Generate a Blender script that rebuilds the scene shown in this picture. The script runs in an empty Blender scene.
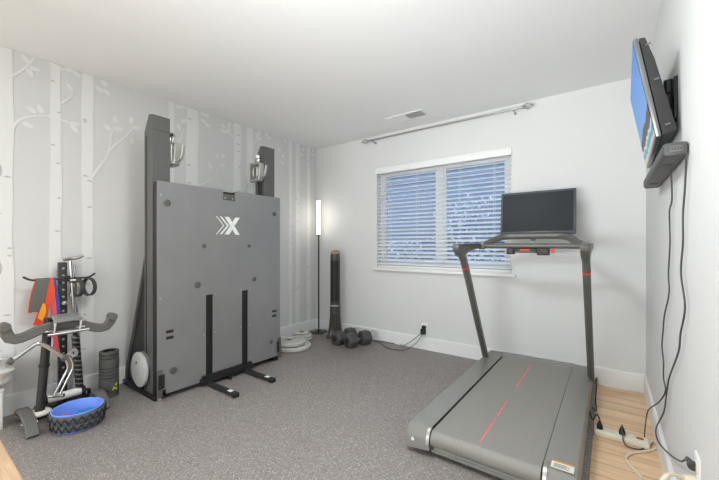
import bpy, bmesh, math, random
from mathutils import Vector as V, Matrix
random.seed(7)
C = bpy.context.scene.collection
PI = math.pi
# ---------------------------------------------------------------- survey of the room (metres)
XL, XR, YB, YR, CZ = -3.219, 0.229, 3.412, -2.3, 2.44
FL, CU, HV, EYE = 342.3, 359.5, 246.0, 1.128
YAW = math.atan(249.5 / FL)
FW = (-math.sin(YAW), math.cos(YAW)); RT = (math.cos(YAW), math.sin(YAW))
MZ = 0.010                                   # top of the rubber flooring
def ray(u, v):
    k = (u - CU) / FL
    return FW[0] + RT[0]*k, FW[1] + RT[1]*k, (HV - v) / FL
def on_x(u, v, x):
    d = ray(u, v); t = x / d[0]; return V((x, d[1]*t, EYE + d[2]*t))
def on_y(u, v, y):
    d = ray(u, v); t = y / d[1]; return V((d[0]*t, y, EYE + d[2]*t))
def on_z(u, v, z):
    d = ray(u, v); t = (z - EYE) / d[2]; return V((d[0]*t, d[1]*t, z))
def wy(u, x=XL):                             # y of a column of the left wall
    d = ray(u, 200); return d[1]*x/d[0]

# ---------------------------------------------------------------- materials
def lin(c):
    return tuple(((x/255)/12.92 if x/255 <= .04045 else ((x/255+.055)/1.055)**2.4) for x in c)
def mat(name, col, rough=.5, metal=0., var=.06, nscale=30., bump=0., bscale=200., spec=.5, emit=None, estr=0., coat=0., trans=0., alpha=1.):
    m = bpy.data.materials.new(name); m.use_nodes = True
    nt = m.node_tree; N = nt.nodes; L = nt.links; b = N['Principled BSDF']
    c = lin(col)
    tc = N.new('ShaderNodeTexCoord')
    nz = N.new('ShaderNodeTexNoise'); nz.inputs['Scale'].default_value = nscale; nz.inputs['Detail'].default_value = 3
    L.new(tc.outputs['Object'], nz.inputs['Vector'])
    mx = N.new('ShaderNodeMix'); mx.data_type = 'RGBA'
    mx.inputs[6].default_value = (*[x*(1-var) for x in c], 1); mx.inputs[7].default_value = (*[min(1, x*(1+var)) for x in c], 1)
    L.new(nz.outputs['Fac'], mx.inputs[0]); L.new(mx.outputs[2], b.inputs['Base Color'])
    b.inputs['Roughness'].default_value = rough; b.inputs['Metallic'].default_value = metal
    b.inputs['Specular IOR Level'].default_value = spec; b.inputs['Coat Weight'].default_value = coat
    if trans: b.inputs['Transmission Weight'].default_value = trans
    if bump:
        n2 = N.new('ShaderNodeTexNoise'); n2.inputs['Scale'].default_value = bscale; n2.inputs['Detail'].default_value = 2
        bp = N.new('ShaderNodeBump'); bp.inputs['Strength'].default_value = bump; bp.inputs['Distance'].default_value = .002
        L.new(tc.outputs['Object'], n2.inputs['Vector']); L.new(n2.outputs['Fac'], bp.inputs['Height']); L.new(bp.outputs[0], b.inputs['Normal'])
    if emit:
        b.inputs['Emission Color'].default_value = (*lin(emit), 1); b.inputs['Emission Strength'].default_value = estr
    return m

def wood_floor():
    m = bpy.data.materials.new('wood_planks'); m.use_nodes = True
    nt = m.node_tree; N = nt.nodes; L = nt.links; b = N['Principled BSDF']
    tc = N.new('ShaderNodeTexCoord')
    br = N.new('ShaderNodeTexBrick'); br.offset = .37
    for k, v in (('Scale', 1.), ('Mortar Size', .0016), ('Mortar Smooth', .2), ('Brick Width', 1.15), ('Row Height', .125), ('Bias', 0.)):
        br.inputs[k].default_value = v
    br.inputs['Color1'].default_value = (*lin((248, 216, 178)), 1); br.inputs['Color2'].default_value = (*lin((236, 198, 160)), 1)
    br.inputs['Mortar'].default_value = (*lin((110, 80, 58)), 1)
    L.new(tc.outputs['Object'], br.inputs['Vector'])
    mp = N.new('ShaderNodeMapping'); mp.inputs['Scale'].default_value = (2.2, 26, 1)
    nz = N.new('ShaderNodeTexNoise'); nz.inputs['Scale'].default_value = 1.6; nz.inputs['Detail'].default_value = 6; nz.inputs['Distortion'].default_value = .6
    L.new(tc.outputs['Object'], mp.inputs['Vector']); L.new(mp.outputs[0], nz.inputs['Vector'])
    rp = N.new('ShaderNodeValToRGB'); rp.color_ramp.elements[0].position = .3; rp.color_ramp.elements[0].color = (.74, .70, .67, 1)
    rp.color_ramp.elements[1].position = .7; rp.color_ramp.elements[1].color = (1.12, 1.1, 1.08, 1)
    L.new(nz.outputs['Fac'], rp.inputs[0])
    mx = N.new('ShaderNodeMix'); mx.data_type = 'RGBA'; mx.blend_type = 'MULTIPLY'; mx.inputs[0].default_value = .8
    L.new(br.outputs['Color'], mx.inputs[6]); L.new(rp.outputs[0], mx.inputs[7]); L.new(mx.outputs[2], b.inputs['Base Color'])
    b.inputs['Roughness'].default_value = .42
    return m
def rubber_speckle():
    m = bpy.data.materials.new('speckled_rubber'); m.use_nodes = True
    nt = m.node_tree; N = nt.nodes; L = nt.links; b = N['Principled BSDF']
    tc = N.new('ShaderNodeTexCoord')
    nz = N.new('ShaderNodeTexNoise'); nz.inputs['Scale'].default_value = 160; nz.inputs['Detail'].default_value = 4
    L.new(tc.outputs['Object'], nz.inputs['Vector'])
    r1 = N.new('ShaderNodeValToRGB'); r1.color_ramp.elements[0].position = .35; r1.color_ramp.elements[0].color = (*lin((119, 112, 109)), 1)
    r1.color_ramp.elements[1].position = .68; r1.color_ramp.elements[1].color = (*lin((162, 155, 150)), 1)
    L.new(nz.outputs['Fac'], r1.inputs[0])
    vo = N.new('ShaderNodeTexVoronoi'); vo.inputs['Scale'].default_value = 170
    L.new(tc.outputs['Object'], vo.inputs['Vector'])
    sx = N.new('ShaderNodeSeparateColor'); L.new(vo.outputs['Color'], sx.inputs[0])
    lt = N.new('ShaderNodeMath'); lt.operation = 'LESS_THAN'; lt.inputs[1].default_value = .36; L.new(vo.outputs['Distance'], lt.inputs[0])
    gt = N.new('ShaderNodeMath'); gt.operation = 'GREATER_THAN'; gt.inputs[1].default_value = .84; L.new(sx.outputs[0], gt.inputs[0])
    ml = N.new('ShaderNodeMath'); ml.operation = 'MULTIPLY'; L.new(lt.outputs[0], ml.inputs[0]); L.new(gt.outputs[0], ml.inputs[1])
    r2 = N.new('ShaderNodeValToRGB'); r2.color_ramp.interpolation = 'CONSTANT'
    r2.color_ramp.elements[0].color = (*lin((222, 216, 212)), 1); r2.color_ramp.elements[1].position = .62; r2.color_ramp.elements[1].color = (*lin((206, 168, 166)), 1)
    L.new(sx.outputs[1], r2.inputs[0])
    mx = N.new('ShaderNodeMix'); mx.data_type = 'RGBA'
    L.new(ml.outputs[0], mx.inputs[0]); L.new(r1.outputs[0], mx.inputs[6]); L.new(r2.outputs[0], mx.inputs[7]); L.new(mx.outputs[2], b.inputs['Base Color'])
    b.inputs['Roughness'].default_value = .55; b.inputs['Specular IOR Level'].default_value = .45
    bp = N.new('ShaderNodeBump'); bp.inputs['Strength'].default_value = .25; bp.inputs['Distance'].default_value = .001
    L.new(nz.outputs['Fac'], bp.inputs['Height']); L.new(bp.outputs[0], b.inputs['Normal'])
    return m
def screen_image():                          # the tropical shore shown on the television
    m = bpy.data.materials.new('television_picture'); m.use_nodes = True
    nt = m.node_tree; N = nt.nodes; L = nt.links; b = N['Principled BSDF']
    b.inputs['Base Color'].default_value = (.01, .01, .012, 1); b.inputs['Roughness'].default_value = .4; b.inputs['Specular IOR Level'].default_value = .2
    tc = N.new('ShaderNodeTexCoord'); mp = N.new('ShaderNodeMapping'); mp.inputs['Scale'].default_value = (1/.4, 1/.4, 1/.39); L.new(tc.outputs['Object'], mp.inputs['Vector'])
    sp = N.new('ShaderNodeSeparateXYZ'); L.new(mp.outputs[0], sp.inputs[0])
    nz = N.new('ShaderNodeTexNoise'); nz.inputs['Scale'].default_value = 5; nz.inputs['Detail'].default_value = 4; L.new(mp.outputs[0], nz.inputs['Vector'])
    ad = N.new('ShaderNodeMath'); ad.operation = 'MULTIPLY_ADD'; ad.inputs[1].default_value = .16; L.new(nz.outputs['Fac'], ad.inputs[0])
    sb = N.new('ShaderNodeMath'); sb.operation = 'SUBTRACT'; sb.inputs[1].default_value = .08; L.new(sp.outputs[2], sb.inputs[0]); L.new(sb.outputs[0], ad.inputs[2])
    rp = N.new('ShaderNodeValToRGB'); e = rp.color_ramp.elements
    e[0].position = 0; e[0].color = (*lin((200, 200, 185)), 1); e[1].position = 1; e[1].color = (*lin((74, 140, 220)), 1)
    for p, c in ((.05, (210, 205, 185)), (.08, (40, 150, 180)), (.135, (50, 160, 190)), (.15, (225, 222, 215)), (.175, (215, 215, 210)), (.19, (46, 52, 40)), (.31, (40, 48, 38)), (.335, (104, 164, 232)), (.7, (84, 150, 228))):
        n = e.new(p); n.color = (*lin(c), 1)
    L.new(ad.outputs[0], rp.inputs[0]); L.new(rp.outputs[0], b.inputs['Emission Color']); b.inputs['Emission Strength'].default_value = .72
    return m

M = dict(
    wall=mat('painted_wall', (226, 226, 225), .85, var=.015, nscale=4, bump=.12, bscale=160),
    mural=mat('grey_mural_wall', (218, 218, 217), .85, var=.015, nscale=4, bump=.06, bscale=160),
    ceil=mat('ceiling_paint', (238, 238, 238), .9, var=.012, nscale=3, bump=.1, bscale=120),
    trim=mat('white_trim', (243, 243, 242), .45, var=.012),
    vinyl=mat('white_birch_vinyl', (233, 233, 231), .7, var=.02, nscale=12), bark=mat('grey_bark_mark', (192, 192, 190), .8),
    wood=wood_floor(), rubber=rubber_speckle(), picture=screen_image(),
    slat=mat('blind_slat_white', (242, 244, 246), .5, var=.01), vframe=mat('white_window_vinyl', (235, 236, 237), .4, var=.01),
    chrome=mat('chrome', (215, 215, 215), .18, 1., var=.02), steel=mat('brushed_nickel', (184, 182, 178), .35, 1., var=.05),
    gun=mat('gunmetal_powder_coat', (100, 100, 97), .42, .25, var=.05, nscale=9, bump=.03), gunlite=mat('gunmetal_panel', (146, 146, 146), .34, .35, var=.10, nscale=5, bump=.02),
    black=mat('black_satin', (30, 30, 31), .45), blackmat=mat('black_rubber', (34, 34, 34), .75, bump=.1), graybrace=mat('grey_brace', (120, 120, 118), .45, .3),
    silver=mat('cast_aluminium', (178, 177, 172), .4, .55, bump=.08), disc=mat('pale_grey_disc', (186, 185, 183), .45),
    white=mat('white_mark', (240, 240, 238), .5, var=.01), plate=mat('grey_iron_plate', (206, 204, 198), .5, .1, bump=.05, var=.08),
    tread=mat('treadmill_charcoal', (138, 137, 132), .42, var=.04, bump=.04), belt=mat('running_belt', (142, 139, 133), .5, var=.07, nscale=60, bump=.15, bscale=500),
    treaddark=mat('treadmill_dark', (46, 46, 46), .5), treadpost=mat('treadmill_post', (102, 101, 96), .38, .2), red=mat('red_mark', (226, 122, 124), .5), redacc=mat('red_accent', (226, 66, 48), .5),
    screen=mat('dark_glass_screen', (34, 38, 43), .4, var=.03, spec=.2), bezel=mat('monitor_bezel', (78, 82, 88), .35),
    orange_lbl=mat('orange_label', (214, 150, 60), .6), paper=mat('label_paper', (224, 222, 214), .6),
    tvback=mat('tv_housing', (52, 52, 52), .5), tvbezel=mat('silver_bezel', (128, 128, 128), .3, .7), sbar=mat('soundbar_grey', (78, 78, 78), .5), sbarp=mat('soundbar_panel', (112, 112, 110), .4),
    cord=mat('grey_cord', (70, 70, 72), .6), cordblk=mat('black_cord', (32, 32, 33), .6), cordw=mat('cream_cord', (226, 218, 196), .5), strip=mat('cream_plastic', (232, 226, 208), .45), redsw=mat('red_switch', (200, 60, 45), .4),
    tube_on=mat('lit_lamp_tube', (255, 250, 240), .5, emit=(255, 246, 232), estr=2.0), fan=mat('fan_black', (62, 62, 60), .4), fangl=mat('fan_gloss', (40, 40, 40), .15), fantop=mat('fan_copper_top', (150, 122, 104), .35, .3),
    rubhex=mat('hex_rubber', (74, 73, 72), .6, bump=.15), cradle=mat('stand_grey', (104, 103, 101), .55), post=mat('stand_black', (40, 40, 40), .45),
    tub=mat('blue_plastic', (128, 164, 250), .4), tire=mat('tyre_rubber', (88, 90, 92), .65, bump=.2), turq=mat('turquoise_plastic', (48, 140, 206), .4), redpl=mat('coral_plastic', (226, 92, 96), .45),
    roller=mat('roller_foam', (82, 82, 79), .55, bump=.1), rollin=mat('roller_core', (38, 38, 38), .7), lime=mat('lime_mark', (206, 214, 70), .5),
    bgrey=mat('grey_elastic', (104, 104, 100), .8), borange=mat('orange_elastic', (240, 84, 46), .7), byellow=mat('yellow_elastic', (240, 170, 46), .7), bpink=mat('pink_elastic', (238, 92, 104), .7), bblue=mat('blue_elastic', (70, 84, 160), .7), strap=mat('strap_black', (72, 72, 70), .8),
    cloth=mat('white_terry', (238, 238, 236), .95, bump=.5, bscale=260), cab=mat('white_lacquer', (232, 232, 230), .5),
    stucco=mat('blue_grey_siding', (106, 121, 136), .85, var=.12, nscale=3), leaf=mat('shrub_leaf', (118, 140, 132), .6, var=.35, nscale=8), leafp=mat('pale_leaf', (206, 218, 226), .6, var=.15, nscale=8), stem=mat('shrub_stem', (120, 112, 104), .8), ground=mat('outdoor_gravel', (150, 152, 150), .9, var=.2),
)
g = bpy.data.materials.new('window_glass'); g.use_nodes = True; gn = g.node_tree
gb = gn.nodes['Principled BSDF']; gb.inputs['Base Color'].default_value = (.95, .97, 1, 1); gb.inputs['Roughness'].default_value = .0
gb.inputs['Transmission Weight'].default_value = 1.; gb.inputs['IOR'].default_value = 1.02
M['glass'] = g

# ---------------------------------------------------------------- mesh helpers
def nb(): return bmesh.new()
def obox(bm, c, ax, h, bevel=0., mi=0, seg=2):
    c = V(c); a = [V(x).normalized() for x in ax]; vs = []
    for sx in (-1, 1):
        for sy in (-1, 1):
            for sz in (-1, 1): vs.append(bm.verts.new(c + a[0]*h[0]*sx + a[1]*h[1]*sy + a[2]*h[2]*sz))
    fs = [bm.faces.new([vs[i] for i in q]) for q in ((0,1,3,2), (4,6,7,5), (0,4,5,1), (2,3,7,6), (0,2,6,4), (1,5,7,3))]
    for f in fs: f.material_index = mi
    if bevel:
        es = list({e for f in fs for e in f.edges})
        r = bmesh.ops.bevel(bm, geom=es, offset=bevel, segments=seg, affect='EDGES', profile=.5)
        for f in r['faces']: f.material_index = mi
def box(bm, x0, x1, y0, y1, z0, z1, bevel=0., mi=0, seg=2):
    obox(bm, ((x0+x1)/2, (y0+y1)/2, (z0+z1)/2), ((1,0,0), (0,1,0), (0,0,1)), ((x1-x0)/2, (y1-y0)/2, (z1-z0)/2), bevel, mi, seg)
def spl(pts, n=6, closed=False):
    P = [V(p) for p in pts]; out = []; k = len(P)
    for i in range(k if closed else k-1):
        if closed: a, b, c, d = P[i-1], P[i], P[(i+1) % k], P[(i+2) % k]
        else: a, b, c, d = P[max(i-1, 0)], P[i], P[i+1], P[min(i+2, k-1)]
        for j in range(n):
            t = j/n
            out.append(.5*((2*b) + (c-a)*t + (2*a-5*b+4*c-d)*t*t + (3*b-a-3*c+d)*t**3))
    if not closed: out.append(P[-1])
    return out
def frames(P, closed=False, up=None):
    n = len(P); T = []
    for i in range(n):
        a = P[i-1] if (i or closed) else P[0]; b = P[(i+1) % n] if (i < n-1 or closed) else P[-1]
        T.append((b-a).normalized())
    if up is not None:
        U = V(up); F = []
        for t in T:
            s = t.cross(U)
            s = s.normalized() if s.length > 1e-5 else V((1,0,0)); F.append((s, s.cross(t).normalized()))
        return F
    ref = V((0,0,1)) if abs(T[0].z) < .9 else V((1,0,0))
    s = T[0].cross(ref).normalized(); F = []
    for t in T:
        s = s - t*s.dot(t); s.normalize(); F.append((s, t.cross(s).normalized()))
    return F
def rings(bm, R, closed=False, caps=True, mi=0):
    k = len(R[0]); n = len(R)
    for i in range(n if closed else n-1):
        A, B = R[i], R[(i+1) % n]
        for j in range(k):
            bm.faces.new((A[j], A[(j+1) % k], B[(j+1) % k], B[j])).material_index = mi
    if caps and not closed:
        bm.faces.new(R[0][::-1]).material_index = mi; bm.faces.new(R[-1]).material_index = mi
def tube(bm, pts, r, n=10, smooth=0, closed=False, mi=0, up=None, flat=1.):
    P = spl(pts, smooth, closed) if smooth else [V(p) for p in pts]
    F = frames(P, closed, up); R = []
    for i, p in enumerate(P):
        rr = r if not isinstance(r, (list, tuple)) else r[0] + (r[1]-r[0])*i/max(1, len(P)-1)
        R.append([bm.verts.new(p + F[i][0]*math.cos(2*PI*j/n)*rr + F[i][1]*math.sin(2*PI*j/n)*rr*flat) for j in range(n)])
    rings(bm, R, closed, True, mi)
def sweep(bm, pts, w, t, side, smooth=0, closed=False, mi=0, ch=.25):
    """rectangular section: width w along `side`, thickness t across; chamfered corners"""
    P = spl(pts, smooth, closed) if smooth else [V(p) for p in pts]
    S = V(side).normalized(); n = len(P); R = []
    for i in range(n):
        a = P[i-1] if (i or closed) else P[0]; b = P[(i+1) % n] if (i < n-1 or closed) else P[-1]
        T = (b-a).normalized(); N = S.cross(T).normalized()
        f = i/max(1, n-1); ww = w if not isinstance(w, (list, tuple)) else w[0]+(w[1]-w[0])*f; tt = t if not isinstance(t, (list, tuple)) else t[0]+(t[1]-t[0])*f
        c = min(ww, tt)*ch; q = [(-ww/2+c, -tt/2), (ww/2-c, -tt/2), (ww/2, -tt/2+c), (ww/2, tt/2-c), (ww/2-c, tt/2), (-ww/2+c, tt/2), (-ww/2, tt/2-c), (-ww/2, -tt/2+c)]
        R.append([bm.verts.new(P[i] + S*x + N*y) for x, y in q])
    rings(bm, R, closed, True, mi)
def lathe(bm, prof, c, axis=(0,0,1), n=32, mi=0, closed=False):
    A = V(axis).normalized(); X = A.orthogonal().normalized(); Y = A.cross(X); c = V(c)
    R = [[bm.verts.new(c + A*z + (X*math.cos(2*PI*j/n) + Y*math.sin(2*PI*j/n))*max(r, 1e-4)) for j in range(n)] for r, z in prof]
    rings(bm, R, closed, not closed, mi)
def cyl(bm, a, b, r, n=20, mi=0): tube(bm, [a, b], r, n, mi=mi)
def prism(bm, poly, off, mi=0):
    A = [bm.verts.new(V(p)) for p in poly]; B = [bm.verts.new(V(p)+V(off)) for p in poly]; k = len(A)
    bm.faces.new(A[::-1]).material_index = mi; bm.faces.new(B).material_index = mi
    for i in range(k): bm.faces.new((A[i], A[(i+1) % k], B[(i+1) % k], B[i])).material_index = mi
def ribbon(bm, Ls, Rs, off, smooth=5, mi=0):
    a = spl(Ls, smooth); b = spl(Rs, smooth); o = V(off); R = []
    for p, q in zip(a, b): R.append([bm.verts.new(p), bm.verts.new(q), bm.verts.new(q+o), bm.verts.new(p+o)])
    rings(bm, R, mi=mi)
def ball(bm, c, r, sx=1, sy=1, sz=1, mi=0, u=16, v=10):
    bmesh.ops.create_uvsphere(bm, u_segments=u, v_segments=v, radius=r, matrix=Matrix.Translation(c) @ Matrix.Diagonal((sx, sy, sz, 1)))

WORLD = {}
def obj(name, bm, m, parent=None, smooth=40, label=None, kind=None):
    bmesh.ops.recalc_face_normals(bm, faces=bm.faces)
    xs = [v.co for v in bm.verts]
    lo = V((min(p.x for p in xs), min(p.y for p in xs), min(p.z for p in xs))); hi = V((max(p.x for p in xs), max(p.y for p in xs), max(p.z for p in xs)))
    o0 = V(((lo.x+hi.x)/2, (lo.y+hi.y)/2, lo.z))
    bmesh.ops.translate(bm, verts=bm.verts, vec=-o0)
    me = bpy.data.meshes.new(name); bm.to_mesh(me); bm.free()
    for x in (m if isinstance(m, (list, tuple)) else [m]): me.materials.append(M[x])
    if smooth:
        me.polygons.foreach_set('use_smooth', [True]*len(me.polygons)); me.set_sharp_from_angle(angle=math.radians(smooth))
    o = bpy.data.objects.new(name, me); C.objects.link(o)
    if parent: o.parent = parent; o.location = o0 - WORLD[parent.name]
    else: o.location = o0
    WORLD[o.name] = o0
    if label: o['label'] = label
    if kind: o['kind'] = kind
    return o
def thing(name, label, cat, loc, group=None):
    o = bpy.data.objects.new(name, None); C.objects.link(o); o.location = loc; o.empty_display_size = .1
    WORLD[o.name] = V(loc); tag(o, label, cat, group); return o
def tag(o, label, cat, group=None):
    o['label'] = label; o['category'] = cat
    if group: o['group'] = group
    return o
def struct(name, bm, m, parent=None, smooth=30):
    o = obj(name, bm, m, parent, smooth)
    if not parent: o['kind'] = 'structure'
    return o
def dup(root, loc, rotz, label, scale=None):
    r = root.copy(); C.objects.link(r); r.location = loc; r.rotation_euler = (0, 0, rotz); r['label'] = label
    if scale: r.scale = scale
    for ch in list(root.children):
        c = ch.copy(); C.objects.link(c); c.parent = r
        for gch in ch.children:
            d = gch.copy(); C.objects.link(d); d.parent = c
    return r

# ---------------------------------------------------------------- room shell
b = nb(); box(b, XL-.12, XR+.12, YR-.12, YB+.12, -.12, 0); struct('floor', b, 'wood')
b = nb(); box(b, XL-.12, XR+.12, YR-.12, YB+.12, CZ, CZ+.12); struct('ceiling', b, 'ceil')
b = nb(); box(b, XL-.12, XL, YR-.12, YB+.12, 0, CZ); struct('wall_left', b, 'mural')
b = nb(); box(b, XR, XR+.12, YR-.12, YB+.12, 0, CZ); struct('wall_right', b, 'wall')
b = nb(); box(b, XL, XR, YR-.12, YR, 0, CZ); struct('wall_rear', b, 'wall')
WX0, WX1, WZ0, WZ1 = -2.232, -.735, .872, 2.035
b = nb()
box(b, XL, WX0, YB, YB+.14, 0, CZ); box(b, WX1, XR, YB, YB+.14, 0, CZ); box(b, WX0, WX1, YB, YB+.14, 0, WZ0); box(b, WX0, WX1, YB, YB+.14, WZ1, CZ)
struct('wall_back', b, 'wall')
def board(name, a, bb):                      # stepped baseboard between two room points
    b = nb(); (x0, y0), (x1, y1) = a, bb
    box(b, x0, x1, y0, y1, 0, .132)
    box(b, x0 + (.003 if name == 'baseboard_right' else 0), x1 - (.003 if name == 'baseboard_left' else 0), y0 + (.003 if name == 'baseboard_back' else 0), y1, .132, .141)
    struct(name, b, 'trim')
board('baseboard_left', (XL, YR), (XL+.014, YB)); board('baseboard_right', (XR-.014, YR), (XR, YB)); board('baseboard_back', (XL+.014, YB-.014), (XR-.014, YB))
# window: frame, mullion, panes, sill
wf = nb(); d0, d1 = YB+.075, YB+.125
for q in ((WX0, WX0+.05, WZ0, WZ1), (WX1-.05, WX1, WZ0, WZ1), (WX0+.05, WX1-.05, WZ0, WZ0+.05), (WX0+.05, WX1-.05, WZ1-.05, WZ1)):
    box(wf, q[0], q[1], d0, d1, q[2], q[3], .004)
win = struct('window_1', wf, 'vframe'); mxx = (WX0+WX1)/2 + .02
b = nb(); box(b, mxx-.032, mxx+.032, d0-.002, d1+.002, WZ0+.05, WZ1-.05, .004); obj('mullion', b, 'vframe', win)
for xa, xb in ((WX0+.05, mxx-.032), (mxx+.032, WX1-.05)):
    b = nb()
    for q in ((xa, xa+.03, WZ0+.05, WZ1-.05), (xb-.03, xb, WZ0+.05, WZ1-.05), (xa+.03, xb-.03, WZ0+.05, WZ0+.08), (xa+.03, xb-.03, WZ1-.08, WZ1-.05)): box(b, q[0], q[1], d0+.008, d1-.008, q[2], q[3], .003)
    s = obj('sash', b, 'vframe', win)
    b = nb(); box(b, xa+.03, xb-.03, d0+.022, d0+.028, WZ0+.08, WZ1-.08); obj('pane', b, 'glass', s)
b = nb(); box(b, WX0-.025, WX1+.04, YB-.045, YB, WZ0-.03, WZ0-.004, .006); box(b, WX0, WX1, YB, YB+.075, WZ0-.0, WZ0+.006); struct('trim_1', b, 'trim')
# rubber flooring
b = nb(); box(b, XL+.0145, -.0765, .378, YB-.0145, 0, MZ, .002)
tag(obj('rubber_mat', b, 'rubber'), 'wall to wall dark grey speckled rubber gym flooring laid over the wood floor', 'gym flooring')

# ---------------------------------------------------------------- birch decals on the left wall
LEAFN = [0]
def flat_poly(b, pts, mi=0, th=.0015): prism(b, [V((XL+.0004, p[0], p[1])) for p in pts], (th, 0, 0), mi)
def stroke(b, pix, w):                       # a tapering twig traced along the wall
    P = [on_x(u, v, XL+.001) for u, v in pix]; P = spl(P, 5); n = len(P); L = []; R = []
    for i, p in enumerate(P):
        t = (P[min(i+1, n-1)] - P[max(i-1, 0)]).normalized(); nn = V((0, -t.z, t.y)); ww = w*(1-.55*i/n)
        L.append(p+nn*ww); R.append(p-nn*ww)
    LEAFN[0] += 1; ribbon(b, L, R, (.0024 + .00021*(LEAFN[0] % 5), 0, 0), 1)
def leaf(b, u, v, s=.05, a=.6):
    p = on_x(u, v, XL); pts = []
    for k in range(12):
        t = 2*PI*k/12; x = math.cos(t)*s; y = math.sin(t)*s*.52*(1-.25*math.cos(t))
        pts.append((p.y + x*math.cos(a)-y*math.sin(a), p.z + x*math.sin(a)+y*math.cos(a)))
    LEAFN[0] += 1; q = .0007 + .00023*(LEAFN[0] % 7); prism(b, [V((XL+.001+q*.2, a_[0], a_[1])) for a_ in pts], (q, 0, 0))
TREES = [
 (-7, 12.5, 'wide white birch trunk decal with big bark scars at the left edge of the mural',
   [[(12, 76), (22, 70), (29, 64), (34.5, 57)], [(11, 131), (18, 121), (27, 117), (38, 116), (50, 116)]], [(25, 59, 2.2), (30, 73, -1.0), (34.5, 69, 0), (31, 110, 2.6), (40, 109, 1.9), (28, 125, -.3)]),
 (50, 61, 'white birch trunk decal above the dumbbell stand, second from left edge of mural',
   [[(61, 103), (68, 99), (72, 95), (73, 90)], [(61, 120), (67, 122), (73, 124)], [(61, 70), (68, 69), (75, 73)]], [(69.5, 87, 2.2), (75, 124, .3), (74.5, 129, -.9), (70, 70, .2), (76.5, 74, -.5)]),
 (82, 93, 'white birch trunk decal left of the folding gym with a forked leafy branch',
   [[(92, 177), (100, 166), (107, 157), (110, 147), (111, 136), (115, 127)], [(108, 152), (117, 143), (126, 136), (134, 127)]], [(99, 89, 2.6), (104, 83.5, 2.8), (107, 92.5, -.7), (107, 127, 2.6), (115, 119, 1.8), (119, 129, .3), (131, 120, 1.7), (137, 128, .2), (132, 141, 1.4)]),
 (168.7, 174, 'thin white birch trunk decal emerging behind the left gym post',
   [[(174, 148), (180, 140), (183, 130)]], [(179, 107, .2), (183, 106, 2.6), (179, 127, 1.8), (184, 121, .5)]),
 (186.5, 198, 'broad white birch trunk decal seen above the gym panel between the posts',
   [[(198, 186), (208, 181), (215, 175), (220, 164)]], [(202, 113, 2.6), (207, 115.5, .4), (203, 121, 2.8), (208, 125.5, .1), (210, 166, 2.2), (217, 156, 2.4), (223, 156, .6), (222, 165, .2)]),
 (233.6, 240.7, 'white birch trunk decal left of the right gym post, the wider of that pair',
   [[(233.6, 138), (230, 134), (227, 128)]], [(223, 126, 2.2), (223, 131, 2.8), (228, 131, .9), (229, 125, 1.2)]),
 (246.6, 252.6, 'narrow white birch trunk decal just left of the right gym post',
   [[(252.6, 146), (257, 139), (260, 134)]], [(256, 135, 2.2), (260, 139, .4), (259, 133, 1.2), (266, 134, 2.4), (269, 138, .4)]),
 (288.6, 291.8, 'slim white birch trunk decal right of the gym, first of three toward the corner',
   [[(289, 166), (285, 160), (283, 152)]], [(285, 141, 2.4), (279, 150, 2.2), (283, 156, .3), (282, 163, 2.7)]),
 (295.6, 299.4, 'slim white birch trunk decal right of the gym, middle of three near the corner',
   [[(299, 156), (302, 152)]], [(303, 150, 1.0), (301.5, 155, .2)]),
 (306.7, 310, 'slim white birch trunk decal beside the room corner behind the floor lamp',
   [[(310, 156), (312, 152)]], [(313.2, 150, 1.4), (312.6, 155, .3)]),
]
for ua, ub, lab, brs, lvs in TREES:
    b = nb(); ya, yb = wy(ua), wy(ub); ph = random.random()*6; n = 26; L = []; R = []; wv = (yb-ya)
    for i in range(n):
        z = .142 + (CZ-.144)*i/(n-1); dl = (math.sin(z*4+ph)*.05 + math.sin(z*11+ph*2)*.03)*wv; dr = (math.sin(z*5-ph)*.05 + math.sin(z*13+ph)*.03)*wv; tp = .08*wv*(1-z/CZ)
        L.append(V((XL+.001, ya+dl-tp, z))); R.append(V((XL+.001, yb+dr+tp, z)))
    ribbon(b, L, R, (.0015, 0, 0), 1)
    for br in brs: stroke(b, br, .0085)
    for u, v, a in lvs:
        leaf(b, u, v, .030 if ua < 150 else .033, a)
    for k in range(11):                      # bark scars
        z = .3 + 2.05*random.random(); side = random.random() < .5; ln = wv*(.3 + .45*random.random()); y0 = ya if side else yb-ln
        prism(b, [V((XL+.0025, y0+ln*.04, z)), V((XL+.0025, y0+ln*.5, z-.006)), V((XL+.0025, y0+ln, z-.002)), V((XL+.0025, y0+ln*.5, z+.007))], (.0005, 0, 0), 1)
    if ua < 0:
        for z in (1.62, .98):
            prism(b, [V((XL+.0025, yb-.07+.022*math.cos(t*PI/5), z+.05*math.sin(t*PI/5))) for t in range(10)], (.0006, 0, 0), 1)
    tag(obj('birch_decal', b, ['vinyl', 'bark'], smooth=0), lab, 'wall decal')

# ---------------------------------------------------------------- ceiling vent
t = thing('ceiling_vent', 'white louvred air vent in the ceiling near the curtain rod', 'vent', (-1.655, 3.085, CZ-.012))
vx0, vx1, vy0, vy1 = -1.845, -1.465, 3.015, 3.155
b = nb()
for q in ((vx0-.018, vx0, vy0-.018, vy1+.018), (vx1, vx1+.018, vy0-.018, vy1+.018), (vx0, vx1, vy0-.018, vy0), (vx0, vx1, vy1, vy1+.018)): box(b, *q, CZ-.007, CZ-.0002)
obj('vent_frame', b, 'trim', t)
b = nb(); box(b, vx0, vx1, vy0, vy1, CZ-.0015, CZ-.0005); obj('duct_opening', b, 'plate', t, label='dark opening behind the louvres')
for k in range(18):
    x = vx0 + .012 + k*.0209; tl = .8 if x < -1.66 else -.8
    b = nb(); obox(b, (x, (vy0+vy1)/2, CZ-.0085), ((math.cos(tl), 0, math.sin(tl)), (0, 1, 0), (-math.sin(tl), 0, math.cos(tl))), (.0085, (vy1-vy0)/2, .0005)); obj('louvre', b, 'trim', t, smooth=0)
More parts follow.
